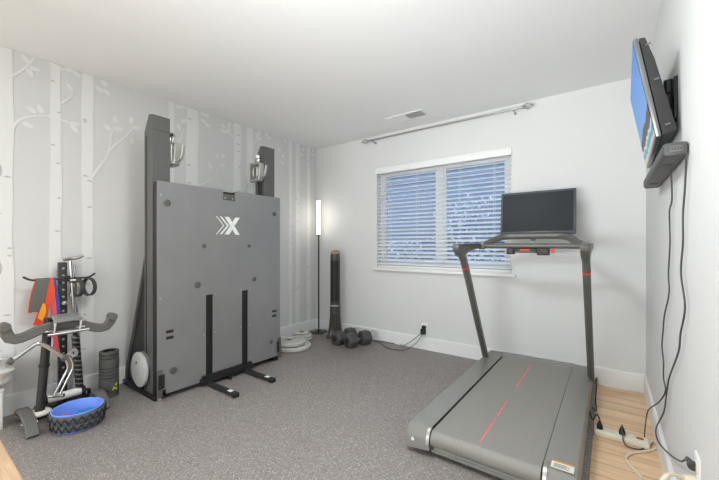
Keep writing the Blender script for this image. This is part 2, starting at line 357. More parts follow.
# ---------------------------------------------------------------- curtain rod
RY, RZ = 3.335, 2.372
t = thing('curtain_rod', 'bare brushed nickel curtain rod with cage finials above the window', 'curtain rod', (-1.45, RY, RZ))
b = nb(); cyl(b, (-2.30, RY, RZ), (-.64, RY, RZ), .008, 14); cyl(b, (-1.45, RY, RZ), (-.66, RY, RZ), .0098, 14); obj('rod', b, 'steel', t)
for x in (-2.245, -.70):
    b = nb(); cyl(b, (x, RY+.006, RZ-.013), (x, YB-.006, RZ-.02), .006, 10); cyl(b, (x, YB-.007, RZ-.02), (x, YB, RZ-.02), .013, 18)
    sweep(b, [(x, RY+.016*math.cos(a), RZ+.016*math.sin(a)) for a in [PI*.15 - PI*1.3*i/8 for i in range(9)]], .012, .003, (1, 0, 0)); obj('bracket', b, 'steel', t)
for x, s in ((-2.30, -1), (-.64, 1)):
    b = nb(); cyl(b, (x, RY, RZ), (x+s*.016, RY, RZ), .015, 14); ball(b, (x+s*.098, RY, RZ), .008)
    for k in range(5):
        pts = []
        for i in range(13):
            f = i/12; a = 2*PI*k/5 + f*2.2; r = .004 + .023*math.sin(PI*f); pts.append((x+s*(.014+.08*f), RY+r*math.cos(a), RZ+r*math.sin(a)))
        tube(b, pts, .0028, 6)
    obj('finial', b, 'steel', t)

# ---------------------------------------------------------------- window blind
t = thing('window_blind', 'white horizontal slatted blind with half open slats covering the window', 'blind', ((WX0+WX1)/2, YB+.03, WZ0))
b = nb(); box(b, WX0-.008, WX1+.006, YB-.028, YB-.016, 1.975, 2.046, .003); box(b, WX0-.008, WX0, YB-.016, YB-.0005, 1.98, 2.04); box(b, WX1-.002, WX1+.006, YB-.016, YB-.0005, 1.98, 2.04)
obj('valance', b, 'trim', t)
b = nb(); box(b, WX0+.004, WX1-.004, YB+.004, YB+.052, 1.985, WZ1-.004); obj('head_rail', b, 'trim', t)
ns = 25; first = None
for k in range(ns):
    z = .925 + k*(1.972-.925)/(ns-1); tl = math.radians(-24)
    if first is None:
        b = nb(); P = []
        for i in range(7):
            f = i/6-.5; P.append(V((WX0+.006, YB+.03 + f*.05*math.cos(tl), z - f*.05*math.sin(tl) + .003*(1-4*f*f))))
        ribbon(b, P, [p+V((WX1-WX0-.012, 0, 0)) for p in P], (0, 0, -.0028), 1); first = obj('slat', b, 'slat', t); z0 = z
    else:
        c = first.copy(); C.objects.link(c); c.parent = t; c.location = first.location + V((0, 0, z-z0))
b = nb(); box(b, WX0+.006, WX1-.006, YB+.008, YB+.052, .88, .902, .004); obj('bottom_rail', b, 'trim', t)
for x in (WX0+.16, (WX0*2+WX1)/3+.02, (WX0+WX1*2)/3, WX1-.16):
    b = nb()
    for y in (YB+.003, YB+.057): cyl(b, (x, y, .9), (x, y, 1.985), .0012, 5)
    obj('ladder_cord', b, 'slat', t)

# ---------------------------------------------------------------- folding gym
GY0, GY1, GX = 1.128, 2.256, -2.61
t = thing('folding_gym', 'tall gunmetal folding cable gym with twin posts and upright platform against the mural', 'gym machine', (-2.9, 1.69, MZ))
b = nb()
box(b, -3.2, -2.632, GY0-.012, GY0+.05, MZ, MZ+.035, .004); box(b, -3.2, -2.632, GY1-.05, GY1+.012, MZ, MZ+.035, .004)
box(b, -3.2, -3.14, GY0+.05, GY1-.05, MZ, MZ+.035, .004); box(b, -2.74, -2.70, GY0+.05, GY1-.05, MZ, MZ+.035, .004)
box(b, -3.14, -2.74, GY0+.05, GY0+.17, MZ+.004, MZ+.012)
obj('base_frame', b, 'black', t)
for ya, yb, s in ((1.13, 1.252, 1), (2.132, 2.255, -1)):
    b = nb(); zt = 2.092; ym = yb if s > 0 else ya
    prism(b, [(-2.692, ya, MZ+.035), (-2.692, ya, zt), (-2.755, ya, zt+.012), (-2.83, ya, 1.985), (-2.83, ya, MZ+.035)], (0, yb-ya, 0))
    p = obj('post', b, 'gun', t, smooth=0)
    b = nb(); yo = ya if s > 0 else yb; box(b, -2.808, -2.790, yo-.002 if s > 0 else yo-.001, yo+.001 if s > 0 else yo+.002, .06, 1.95); obj('outer_slot', b, 'black', p)
    yi = yb if s > 0 else ya; a0, a1 = (yi-.001, yi+.003) if s > 0 else (yi-.003, yi+.001)
    b = nb(); box(b, -2.785, -2.757, a0, a1, .1, 1.93); box(b, -2.745, -2.731, a0, a1, .1, 1.93); obj('guide_rail', b, 'black', p)
    b = nb(); obox(b, (-2.6914, (ya+yb)/2, 1.985), ((1,0,0), (0,1,0), (0,0,1)), (.0006, (yb-ya)/2, .0012)); obj('cap_seam', b, 'black', p)
    # pulley carriage riding on the inner face
    cz = 1.84; cyi = yi + s*.004; y2 = yi + s*.062
    b = nb()
    ring = spl([(-2.83+.155*u_, cyi+s*.045, cz+.082*v_) for u_, v_ in ((0.02,-.8), (.02,.9), (.2,1), (.9,.9), (1,.7), (.9,-.85), (.7,-1), (.15,-1))], 4, True)
    sweep(b, ring, .05, .016, (0, 1, 0), closed=True)
    box(b, -2.815, -2.69, min(cyi, cyi+s*.02), max(cyi, cyi+s*.02), cz-.07, cz+.07, .006); car = obj('pulley_carriage', b, 'silver', t)
    b = nb(); lathe(b, [(.012, -.014), (.05, -.014), (.05, -.009), (.042, -.004), (.042, .004), (.05, .009), (.05, .014), (.012, .014)], (-2.752, cyi+s*.04, cz), (0, 1, 0), 24); obj('pulley_wheel', b, 'plate', car)
    b = nb(); box(b, -2.758, -2.744, min(cyi+s*.058, cyi+s*.064), max(cyi+s*.058, cyi+s*.064), cz-.06, cz+.06, .002); obj('cable_guide', b, 'black', car)
    b = nb(); sweep(b, [(-2.69, cyi+s*.04, cz-.055), (-2.655, cyi+s*.045, cz-.06), (-2.615, cyi+s*.05, cz-.03), (-2.592, cyi+s*.05, cz+.045)], .024, .014, (0, 1, 0), 4); obj('latch_lever', b, 'silver', car)
    b = nb(); tube(b, [(-2.752, cyi+s*.03, cz+.08), (-2.756, cyi+s*.03, cz+.12), (-2.745, cyi+s*.034, cz+.165), (-2.73, cyi+s*.034, cz+.12), (-2.735, cyi+s*.03, cz+.08)], .009, 8, 4)
    cyl(b, (-2.757, cyi+s*.02, cz+.148), (-2.728, cyi+s*.045, cz+.148), .016, 14); obj('cable_end', b, 'chrome', car)
    # rear gusset: sheet triangle with grey sloping flange
    yg = ya+.02 if s > 0 else yb-.02
    b = nb(); prism(b, [(-2.83, yg, .05), (-2.83, yg, 1.04), (-3.19, yg, .10), (-3.19, yg, .05)], (0, .006*s, 0)); gs = obj('gusset', b, 'black', t, smooth=0)
    b = nb(); sweep(b, [(-2.832, yg, 1.07), (-3.192, yg, .11), (-3.192, yg, .045)], .034, .008, (0, 1, 0)); obj('gusset_flange', b, 'graybrace', gs)
# transport wheel disc and its motor drum on the near side
b = nb(); lathe(b, [(.01, -.012), (.112, -.012), (.128, -.004), (.131, .004), (.127, .016), (.01, .016)], (-2.862, 1.104, .198), (0, 1, 0), 40); dsc = obj('side_disc', b, 'disc', t, label='pale grey round side cover')
b = nb(); cyl(b, (-2.872, 1.087, .252), (-2.872, 1.093, .252), .012, 14); obj('screw', b, 'steel', dsc)
b = nb(); cyl(b, (-2.835, 1.118, .24), (-2.835, 1.16, .24), .095, 28); obj('drum', b, 'graybrace', t)
# platform panel: front sheet with slots cut through, frame behind
S1, S2 = (1.492, 1.552), (1.825, 1.887); NY = (1.642, 1.757)
b = nb(); X0, X1 = GX-.012, GX
for q in ((GY0, S1[0], .085, .735), (S1[1], S2[0], .085, .735), (S2[1], GY1, .085, .735), (GY0, GY1, .735, 1.515), (GY0, NY[0], 1.515, 1.598), (NY[1], GY1, 1.515, 1.598), (GY0+.06, S1[0], .05, .085), (S2[1], GY1-.03, .06, .085)):
    box(b, X0, X1, q[0], q[1], q[2], q[3])
bmesh.ops.remove_doubles(b, verts=b.verts, dist=1e-5)
pan = obj('platform', b, 'gunlite', t, smooth=0)
b = nb(); box(b, GX-.07, GX-.0125, GY0+.004, GY1-.004, .06, 1.50); box(b, GX-.07, GX-.0125, GY0+.004, NY[0], 1.50, 1.592); box(b, GX-.07, GX-.0125, NY[1], GY1-.004, 1.50, 1.592); obj('platform_core', b, 'black', pan, smooth=0)
for s_ in (S1, S2):
    b = nb()
    box(b, GX-.0122, GX-.006, s_[0]+.001, s_[0]+.012, .09, .73); box(b, GX-.0122, GX-.006, s_[1]-.012, s_[1]-.001, .09, .73); obj('slot_rail', b, 'blackmat', pan)
b = nb(); box(b, GX-.06, GX-.012, NY[0]+.002, NY[1]-.002, 1.50, 1.585); lb = obj('latch_box', b, 'black', pan)
b = nb(); box(b, GX-.011, GX-.004, NY[0]+.001, NY[1]-.001, 1.516, 1.568, .002); lp = obj('latch_plate', b, 'gun', pan)
for y in (NY[0]+.022, NY[1]-.022):
    b = nb(); cyl(b, (GX-.004, y, 1.532), (GX-.001, y, 1.532), .008, 12); obj('screw', b, 'steel', lp)
for y, z, r in ((1.193, 1.442, .026), (2.183, 1.437, .022), (1.476, 1.128, .017), (1.898, 1.128, .015), (1.422, .822, .026), (1.951, .828, .022), (1.238, .205, .026), (2.147, .212, .018)):
    b = nb(); lathe(b, [(.003, 0), (r, 0), (r, .004), (r*.8, .007), (r*.62, .007), (r*.55, .003), (.003, .003)], (GX, y, z), (1, 0, 0), 22); obj('bolt_cap', b, 'gun', pan)
for y, z in ((1.150, 1.50), (1.146, .75), (2.236, 1.46), (2.236, .78), (1.475, .74), (1.57, .735), (1.808, .74), (1.905, .735), (1.475, .42), (1.57, .42), (1.808, .42), (1.905, .42), (1.475, .12), (1.905, .12)):
    b = nb(); cyl(b, (GX, y, z), (GX+.003, y, z), .0075, 10); obj('rivet', b, 'steel', pan)
for yc in (1.212, 2.186):
    for z in (.50, .455):
        b = nb(); obox(b, (GX+.001, yc, z), ((1,0,0), (0,1,0), (0,0,1)), (.002, .026, .010), .0015); obj('vent_slot', b, 'black', pan)
# the emblem: two chevrons running into an X
def logo(poly): prism(bl, [V((GX+.0004, ly+(y-ly)*.92, lz+(z-lz)*.93)) for y, z in poly], (.0012, 0, 0))
ly, lz, lh = 1.577, 1.300, .080
bl = nb()
for k, (o, wd) in enumerate(((0, .010), (.038, .019))):
    y = ly+o; tip = .072
    logo([(y, lz+lh), (y+wd, lz+lh), (y+tip+wd, lz), (y+tip, lz)]); logo([(y, lz-lh), (y+tip, lz), (y+tip+wd, lz), (y+wd, lz-lh)])
yx = ly+.086
logo([(yx, lz+lh), (yx+.046, lz+lh), (yx+.158, lz-lh), (yx+.112, lz-lh)])
logo([(yx+.112, lz+lh), (yx+.158, lz+lh), (yx+.103, lz+.003), (yx+.080, lz+.036)])
logo([(yx, lz-lh), (yx+.046, lz-lh), (yx+.078, lz-.036), (yx+.055, lz-.003)])
obj('emblem', bl, 'white', pan, smooth=0, label='white double chevron and X emblem')
# lower hinge hardware
b = nb(); box(b, GX-.01, GX+.035, 1.44, 1.925, MZ+.03, MZ+.065, .003); box(b, GX+.0, GX+.028, 1.455, 1.91, MZ+.065, MZ+.085, .003); obj('hinge_bar', b, 'black', t)
for y in (1.51, 1.853):
    b = nb(); sweep(b, [(GX+.005, y, MZ+.024), (GX+.10, y-.004, MZ+.02), (-2.225, y-.004, MZ+.018)], .046, .026, (0, 1, 0)); box(b, -2.255, -2.215, y-.028, y+.02, MZ, MZ+.034, .008)
    a = obj('support_arm', b, 'blackmat', t)
    b = nb(); box(b, -2.32, -2.275, y-.019, y+.011, MZ+.0311, MZ+.0325); obj('white_label', b, 'white', a, label='small white sticker near the tip')
b = nb(); box(b, GX+.0, GX+.05, 1.665, 1.70, MZ, MZ+.028, .004); obj('centre_hook', b, 'black', t)
for y in (GY0+.012, GY1-.012):
    b = nb(); box(b, GX+.0005, GX+.010, y-.018, y+.018, MZ+.03, .235, .002); h = obj('corner_hinge', b, 'gun', t)
    b = nb(); box(b, GX+.010, GX+.016, y-.012, y+.03*(1 if y < 2 else -1), .10, .20); obj('hinge_gap', b, 'black', h)
    b = nb(); cyl(b, (GX+.003, y, MZ), (GX+.003, y, MZ+.03), .016, 14); obj('levelling_foot', b, 'chrome', h)

# ---------------------------------------------------------------- treadmill
TX0, TX1, BX0, BX1, TY0, TY1, TZ = -.905, -.103, -.765, -.236, 1.668, 3.33, .16
tc = (TX0+TX1)/2
t = thing('treadmill', 'charcoal folding treadmill with tablet screen and red accents beside the wood strip', 'treadmill', (tc, 2.5, MZ))
b = nb(); box(b, TX0+.05, TX1-.05, TY0+.10, TY1-.02, .045, .112, .006); box(b, BX0+.005, BX1-.005, TY0+.075, TY0+.11, .04, .10, .01); obj('deck_frame', b, 'treaddark', t)
b = nb(); P = []
y0, y1, r = TY0+.045, TY1-.15, .0425
for k in range(9):
    a = PI/2 + PI*k/8; P.append(V((BX0+.006, y0 + r*math.cos(a), TZ-.012-r + r*math.sin(a))))
P = [V((BX0+.006, y1, TZ-.012))] + P + [V((BX0+.006, y1, TZ-.012-2*r))]
ribbon(b, P, [p+V((BX1-BX0-.012, 0, 0)) for p in P], (0, 0, -.004), 1); blt = obj('belt', b, 'belt', t)
for ya, yb in ((1.735, 1.985), (2.065, 2.30), (2.585, 3.135)):
    b = nb(); box(b, -.5255, -.5155, ya, yb, TZ-.0119, TZ-.0112); obj('belt_stripe', b, 'red', blt, label='red centre stripe')
b = nb(); box(b, -.526, -.515, 2.0, 2.035, TZ-.0119, TZ-.0112); obj('belt_mark', b, 'red', blt, label='tiny red mark between stripes')
def rail(x0, x1, outer):
    b = nb(); sec = []
    o, i = (x0, x1) if outer < 0 else (x1, x0); d = 1 if outer < 0 else -1
    ys = [TY0+.055*(1-math.cos(k*PI/16)) if k < 8 else 0 for k in range(8)]
    prof = lambda zt, sh: [(i, .05), (i, zt), (o+d*.022, zt), (o+d*.007, zt-.008), (o, zt-.028), (o, .055), (o+d*.02, .035)]
    R = []
    for k in range(9):
        f = k/8; y = TY0 + .06*(1-math.sin(f*PI/2)) if k else TY0+.06
    st = [(TY0, .085), (TY0+.006, .118), (TY0+.02, .142), (TY0+.042, .155), (TY0+.07, TZ), (TY1-.03, TZ), (TY1, TZ-.02)]
    for y, zt in st: R.append([b.verts.new((x, y, min(z, zt) if z > .06 else z)) for x, z in prof(zt, 0)])
    rings(b, R); return b
for x0, x1, s in ((TX0, BX0, -1), (BX1, TX1, 1)):
    rl = obj('side_rail', rail(x0, x1, s), 'tread', t, smooth=35)
    b = nb(); xi = x1 if s < 0 else x0; xm = xi - .018 if s < 0 else xi+.018
    sweep(b, [((xi+xm)/2, TY0-.0025, .08), ((xi+xm)/2, TY0+.004, .119), ((xi+xm)/2, TY0+.018, .1435), ((xi+xm)/2, TY0+.041, .157), ((xi+xm)/2, TY0+.07, TZ+.0008)], abs(xi-xm), .005, (1, 0, 0)); obj('end_trim', b, 'steel', rl)
    b = nb(); xs = (x0+x1)/2 + s*.02; lathe(b, [(.002, 0), (.006, 0), (.006, .004), (.0095, .004), (.0095, .006), (.005, .006), (.005, .002), (.002, .002)], (xs, TY0-.004, .09), (0, -1, 0), 16); obj('screw', b, 'white', rl)
    b = nb(); xi0, xi1 = (xi-.0005, xi+.0035) if s < 0 else (xi-.0035, xi+.0005); box(b, xi0, xi1, TY0+.05, TY1-.16, TZ-.014, TZ-.002); obj('rail_gap', b, 'black', rl)
    for y in (TY0+.12, TY1-.1):
        b = nb(); cyl(b, ((x0+x1)/2, y, MZ), ((x0+x1)/2, y, .05), .03, 18); obj('rubber_foot', b, 'blackmat', t)
b = nb(); prism(b, [(BX0, TY1-.15, TZ-.012), (BX0, TY1-.11, TZ+.004), (BX0, TY1, TZ-.006), (BX0, TY1, .05), (BX0, TY1-.15, .05)], (BX1-BX0, 0, 0)); obj('front_cover', b, 'tread', t, smooth=0)
b = nb(); cyl(b, (BX0+.02, TY0+.03, .06), (BX1-.02, TY0+.03, .06), .012, 14); box(b, BX0+.002, BX1-.002, TY0+.02, TY0+.075, .036, .052, .004); obj('rear_crossbar', b, 'tread', t)
b = nb(); box(b, BX1+.028, TX1-.018, TY0+.040, TY0+.104, TZ, TZ+.0008); wl = obj('warning_label', b, 'paper', t, label='white and orange warning label')
b = nb(); box(b, BX1+.028, TX1-.018, TY0+.092, TY0+.104, TZ+.0008, TZ+.0014); obj('orange_band', b, 'orange_lbl', wl)
b = nb()
for k in range(4): box(b, BX1+.038, TX1-.035-.012*(k % 2), TY0+.050+.009*k, TY0+.0535+.009*k, TZ+.0008, TZ+.0013)
obj('fine_print', b, 'bgrey', wl)
for X, s in ((-.872, -1), (-.112, 1)):
    pts = [(X+s*.004, 3.10, .13), (X+s*.002, 2.86, .49), (X, 2.62, .86), (X, 2.505, 1.025), (X, 2.44, 1.085), (X, 2.415, 1.115)]
    b = nb(); P = spl(pts[:5], 5); sweep(b, P, .042, (.058, .062), (1, 0, 0), ch=.3); p = obj('upright', b, 'treadpost', t)
    b = nb(); a = V((X, 2.545, .972)); dr = V((0, -.115, .165)).normalized(); sweep(b, [a-dr*.006, a+dr*.006], .045, .066, (1, 0, 0), ch=.3); obj('red_ring', b, 'redacc', p)
    b = nb(); prism(b, [(X-.024, y_, z_) for y_, z_ in ((2.352, 1.142), (2.336, 1.126), (2.345, 1.098), (2.40, 1.062), (2.445, 1.045), (2.495, 1.068), (2.56, 1.092), (2.72, 1.104), (2.92, 1.108), (2.92, 1.150), (2.60, 1.146))], (.048, 0, 0)); bmesh.ops.bevel(b, geom=[e for e in b.edges], offset=.006, segments=2, affect='EDGES', profile=.5, clamp_overlap=True); h = obj('handrail', b, 'treadpost', t)
    b = nb(); cyl(b, (X-s*.038, 2.9, 1.13), (X+s*.0, 2.9, 1.13), .031, 20); obj('collar', b, 'tread', h)
b = nb(); cyl(b, (-.85, 2.9, 1.128), (-.135, 2.9, 1.128), .020, 16); obj('crossbar', b, 'treadpost', t)
b = nb(); tube(b, [(-.86, 2.905, 1.135), (-.82, 2.95, 1.15), (-.76, 3.02, 1.19), (-.70, 3.055, 1.207), (-.60, 3.06, 1.21), (-.40, 3.06, 1.21), (-.30, 3.055, 1.207), (-.24, 3.02, 1.19), (-.18, 2.95, 1.15), (-.14, 2.905, 1.135)], .027, 12, 5); obj('console_arm', b, 'treadpost', t)
# control pod under the crossbar
b = nb(); box(b, -.655, -.60, 2.86, 2.94, 1.062, 1.110, .008); box(b, -.44, -.36, 2.86, 2.94, 1.058, 1.110, .008); box(b, -.60, -.44, 2.865, 2.935, 1.075, 1.108, .006); cp = obj('control_pod', b, 'treaddark', t)
b = nb(); box(b, -.555, -.485, 2.855, 2.866, 1.088, 1.104, .003); obj('red_button', b, 'redacc', cp)
b = nb(); cyl(b, (-.59, 2.85, 1.082), (-.45, 2.85, 1.082), .006, 10); obj('speed_dial', b, 'bgrey', cp)
b = nb(); box(b, -.345, -.325, 2.87, 2.89, 1.075, 1.105, .003); obox(b, (-.333, 2.88, 1.10), ((1,0,.5), (0,1,0), (-.5,0,1)), (.02, .008, .006)); obj('safety_key', b, 'redacc', cp)
# monitor
mA, mB = on_y(500, 235, 3.12), on_y(576, 233, 3.12); mw = (mB.x-mA.x)/2; mc = V(((mA.x+mB.x)/2, 3.135, 1.405)); mt = math.radians(6)
aX, aY, aZ = V((1, 0, 0)), V((0, math.cos(mt), -math.sin(mt))), V((0, math.sin(mt), math.cos(mt)))
b = nb(); obox(b, mc+aY*.02, (aX, aY, aZ), (mw, .016, .182), .008); obox(b, mc+aY*.04-aZ*.02, (aX, aY, aZ), (mw*.6, .018, .12), .01); mon = obj('monitor', b, 'bezel', t)
b = nb(); obox(b, mc+aY*.0035+aZ*.004, (aX, aY, aZ), (mw-.018, .0012, .160)); obj('screen', b, 'screen', mon, label='dark glass screen')
b = nb(); obox(b, mc+aY*.003+aZ*.1745, (aX, aY, aZ), (.012, .0018, .004)); obj('camera_lens', b, 'black', mon)
b = nb(); tube(b, [(tc, 3.065, 1.203), (tc, 3.13, 1.19), (tc, 3.182, 1.225), (tc, 3.186, 1.33)], .022, 12, 4); obj('monitor_neck', b, 'treadpost', t)

TM_ = t
# ---------------------------------------------------------------- television on the right wall
yw, pt = .030, .174; W_, H_ = .70, .42; tcn = V((.1195, 2.14, 1.765))
w = V((math.sin(yw), math.cos(yw), 0)); n = V((-math.cos(yw), math.sin(yw), 0)); up = V((0, 0, 1))*math.cos(pt) + n*math.sin(pt); nn = w.cross(up).normalized(); 
if nn.x > 0: nn = -nn
t = thing('television', 'black flat television tilted down on right wall showing a blue seashore picture', 'television', (XR, 2.14, 1.56))
b = nb(); obox(b, tcn - nn*.014, (w, up, nn), (W_/2, H_/2, .009), .005); bz = obj('bezel', b, 'tvbezel', t, label='silver edged bezel')
b = nb(); obox(b, tcn - nn*.0042, (w, up, nn), (W_/2-.009, H_/2-.012, .0012)); obj('screen', b, 'picture', t, smooth=0, label='bright screen with blue sky and palm shore')
b = nb(); c0 = tcn - nn*.026
A = [b.verts.new(c0 + w*sx*(W_/2-.004) + up*sz*(H_/2-.004)) for sx, sz in ((-1,-1), (1,-1), (1,1), (-1,1))]
B = [b.verts.new(c0 - nn*dp + w*sx*(W_/2-.02) + up*zz) for sx, zz, dp in ((-1, -H_/2+.015, .046), (1, -H_/2+.015, .046), (1, H_/2-.10, .032), (-1, H_/2-.10, .032))]
D = [b.verts.new(c0 - nn*.018 + w*sx*(W_/2-.008) + up*zz) for sx, zz in ((-1, -H_/2+.006), (1, -H_/2+.006), (1, H_/2-.008), (-1, H_/2-.008))]
rings(b, [A, D, B]); hs = obj('rear_housing', b, 'tvback', t, smooth=20)
for zz in (.17, .02, -.17):
    b = nb(); obox(b, c0 - w*(W_/2-.006) - nn*.022 + up*zz, (w, up, nn), (.002, .003, .008)); obj('side_clip', b, 'tvbezel', hs)
TV_ = t
t = thing('television_mount', 'black hinged wall bracket holding the television', 'wall mount', (XR, 1.98, 1.67))
b = nb(); box(b, XR-.012, XR, 1.905, 1.965, 1.655, 1.830, .002); obj('wall_plate', b, 'black', t)
b = nb(); 
for z0_, z1_ in ((1.655, 1.70), (1.705, 1.765), (1.77, 1.825)): cyl(b, (XR-.028, 1.93, z0_), (XR-.028, 1.93, z1_), .015, 14)
obj('hinge_barrel', b, 'black', t)
b = nb(); sweep(b, [(XR-.035, 1.93, 1.74), (XR-.048, 2.05, 1.745), (XR-.055, 2.12, 1.75)], .075, .01, (0, 0, 1)); obj('arm', b, 'black', t)
b = nb(); q = tcn - nn*.062; sweep(b, [q+w*-.02+up*.0, q+w*.1+up*.0], .10, .006, up); obj('tilt_plate', b, 'black', t)
# soundbar
t = thing('soundbar', 'charcoal soundbar mounted on the right wall under the television', 'soundbar', (.19, 2.08, 1.447))
b = nb(); box(b, .157, XR-.001, 1.655, 2.51, 1.449, 1.502, .014, seg=4); sb = obj('body', b, 'sbar', t)
b = nb(); box(b, .162, XR-.006, 1.651, 1.656, 1.454, 1.497, .0018); e = obj('end_cap', b, 'sbar', t)
b = nb(); box(b, .178, .211, 1.6495, 1.6515, 1.466, 1.486); ep = obj('port_panel', b, 'sbarp', e)
b = nb()
for k in range(4): box(b, .180+.0078*k, .186+.0078*k, 1.649, 1.650, 1.470, 1.482)
obj('buttons', b, 'sbar', ep)
for y in (1.80, 2.3):
    b = nb(); box(b, .17, .20, y, y+.06, 1.4465, 1.4492); obj('bottom_vent', b, 'black', sb)

SB_ = t
# ---------------------------------------------------------------- right side power: outlet, strip, cables
t = thing('wall_outlet', 'white wall outlet low on the right wall with cord plugged in', 'outlet', (XR, 1.50, .38))
oy, oz = 1.495, .410
b = nb(); box(b, XR-.007, XR, oy-.037, oy+.037, oz-.06, oz+.06, .003); obj('cover_plate', b, 'trim', t)
b = nb(); box(b, XR-.009, XR-.0068, oy-.017, oy+.017, oz+.006, oz+.036, .002); box(b, XR-.009, XR-.0068, oy-.017, oy+.017, oz-.036, oz-.006, .002); obj('socket', b, 'strip', t)
SP = (.056, 2.51)                             # power strip on the wood floor
t = thing('power_strip', 'cream power strip lying on the wood floor beside the treadmill', 'power strip', (SP[0], SP[1], 0))
b = nb(); box(b, -.072, .182, 2.462, 2.545, .001, .034, .006, seg=3); bd = obj('body', b, 'strip', t)
for k in range(4):
    x = -.045+.056*k; b = nb(); box(b, x-.015, x+.015, 2.488, 2.518, .034, .0355, .0005); obj('socket', b, 'cordw', bd)
b = nb(); box(b, .125, .158, 2.495, 2.515, .034, .0395, .002); obj('red_switch', b, 'redsw', bd)
pts = [V((.18, 2.505, .017))] + [on_z(u, v, .006) for u, v in ((653, 441), (658, 446), (650, 450.5), (633, 453), (626, 458), (629, 464), (635, 471), (640, 481))] + [V((.03, 1.80, .006)), V((.06, 1.52, .02)), V((.09, 1.42, .16)), V((.115, 1.42, .33)), V((.14, 1.425, .404)), V((.165, 1.46, .405)), V((.19, 1.485, .392)), V((.203, 1.494, .389))]
b = nb(); tube(b, pts, .0065, 8, 6); obj('supply_cord', b, 'cordw', bd)
b = nb(); lathe(b, [(.004, 0), (.013, 0), (.014, .01), (.010, .024), (.007, .036), (.003, .036)], (XR-.0095, oy, oz-.021), (-1, -.25, .05), 14); obj('plug', b, 'cordw', bd)
def plug_on_strip(x, parent, y=2.503):
    b = nb(); lathe(b, [(.004, .0), (.015, .0), (.016, .012), (.012, .03), (.006, .046), (.004, .052)], (x, y, .0362), (.0, -.12, 1), 14); obj('plug', b, 'cordblk', parent)
XW = XR-.012
pa = [on_x(u, v, XW) for u, v in ((673, 176), (672, 199), (669.5, 212), (670, 243), (668.5, 273), (669, 294), (664.5, 315), (663, 332), (662, 346), (663.5, 362), (663.5, 378))]
pa[0] = V((XW-.006, pa[0].y, 1.448))
pa += [on_x(665.5, 391, XR-.02), on_x(659, 402, XR-.03), V((.185, 2.62, .16)), V((.17, 2.60, .055)), V((.165, 2.57, .006)), V((.15, 2.45, .006)), V((.09, 2.43, .006)), V((.068, 2.445, .02)), V((.06, 2.47, .075)), V((.061, 2.50, .092))]
t = TV_
b = nb(); tube(b, pa, .0032, 7, 6); pcd = obj('power_cord', b, 'cord', t, label='dark cord ending at the power strip'); plug_on_strip(.061, pcd)
pb = [on_x(u, v, XW) for u, v in ((687.5, 160), (685, 187), (683, 215), (683, 242), (681, 273), (685, 307), (680.5, 334), (678.5, 352), (669.5, 377), (666.5, 394))]
pb[0] = V((XW-.002, pb[0].y, 1.446))
pb += [on_x(663.8, 412, XR-.018), on_x(656, 429, XR-.020), on_x(658.5, 442, XR-.021), on_x(669.5, 454, XR-.018), on_x(680, 461, XR-.020), V((XR-.026, oy+.062, oz+.006))]
t = SB_
b = nb(); tube(b, pb, .0032, 7, 6); pcd = obj('power_cord', b, 'cord', t, label='dark cord plugged into the wall outlet')
b = nb(); lathe(b, [(.004, 0), (.013, 0), (.015, .006), (.013, .016), (.008, .022), (.009, .028), (.006, .046), (.003, .05)], (XR-.0125, oy-.004, oz+.021), (-.22, 1, .08), 14); obj('plug', b, 'cord', pcd)
pc = [V((-.115, 2.75, .06)), V((-.085, 2.62, .03)), V((-.070, 2.57, .075)), V((-.058, 2.53, .105)), V((-.045, 2.503, .09))]
t = TM_
b = nb(); tube(b, pc, .004, 7, 6); tube(b, [V((-.085, 3.05, .12)), V((-.07, 2.98, .18)), V((-.075, 2.9, .06)), V((-.07, 2.82, .012)), V((-.09, 2.76, .05))], .004, 7, 6); pcd = obj('power_cord', b, 'cordblk', t); plug_on_strip(-.045, pcd)

# ---------------------------------------------------------------- back wall outlet and fan cord
ox, ozb = -1.615, .235
t = thing('wall_outlet', 'white outlet on the back wall beneath the window with dark plug', 'outlet', (ox, YB, .175))
b = nb(); box(b, ox-.036, ox+.036, YB-.006, YB, ozb-.058, ozb+.058, .003); obj('cover_plate', b, 'trim', t)
b = nb(); box(b, ox-.016, ox+.016, YB-.008, YB-.0058, ozb+.008, ozb+.036, .002); box(b, ox-.016, ox+.016, YB-.008, YB-.0058, ozb-.036, ozb-.008, .002); obj('socket', b, 'strip', t)
t = thing('power_adapter', 'black plug in the back wall outlet with thin cords trailing to the dumbbells', 'plug', (ox, YB-.03, .18))
b = nb(); box(b, ox-.024, ox+.022, YB-.06, YB-.0085, ozb-.055, ozb+.004, .006); box(b, ox-.016, ox+.024, YB-.045, YB-.0085, ozb+.008, ozb+.034, .005); obj('plug', b, 'cordblk', t)
b = nb(); tube(b, [V((ox-.01, YB-.05, ozb-.04)), V((ox-.10, YB-.09, .11)), V((-1.80, 3.27, .05)), on_z(400, 344, MZ+.005), on_z(391, 343, MZ+.005), on_z(381, 341, MZ+.005), V((-2.25, 3.36, MZ+.005)), V((-2.45, 3.37, MZ+.005)), V((-2.61, 3.35, .02))], .0035, 7, 6)
tube(b, [V((ox, YB-.05, ozb-.05)), V((ox-.04, YB-.10, .10)), V((-1.74, 3.22, .03)), V((-1.84, 3.2, MZ+.005)), V((-1.98, 3.21, MZ+.005)), V((-2.1, 3.30, MZ+.005)), V((-2.3, 3.38, MZ+.005))], .0035, 7, 6); obj('cable', b, 'cord', t)

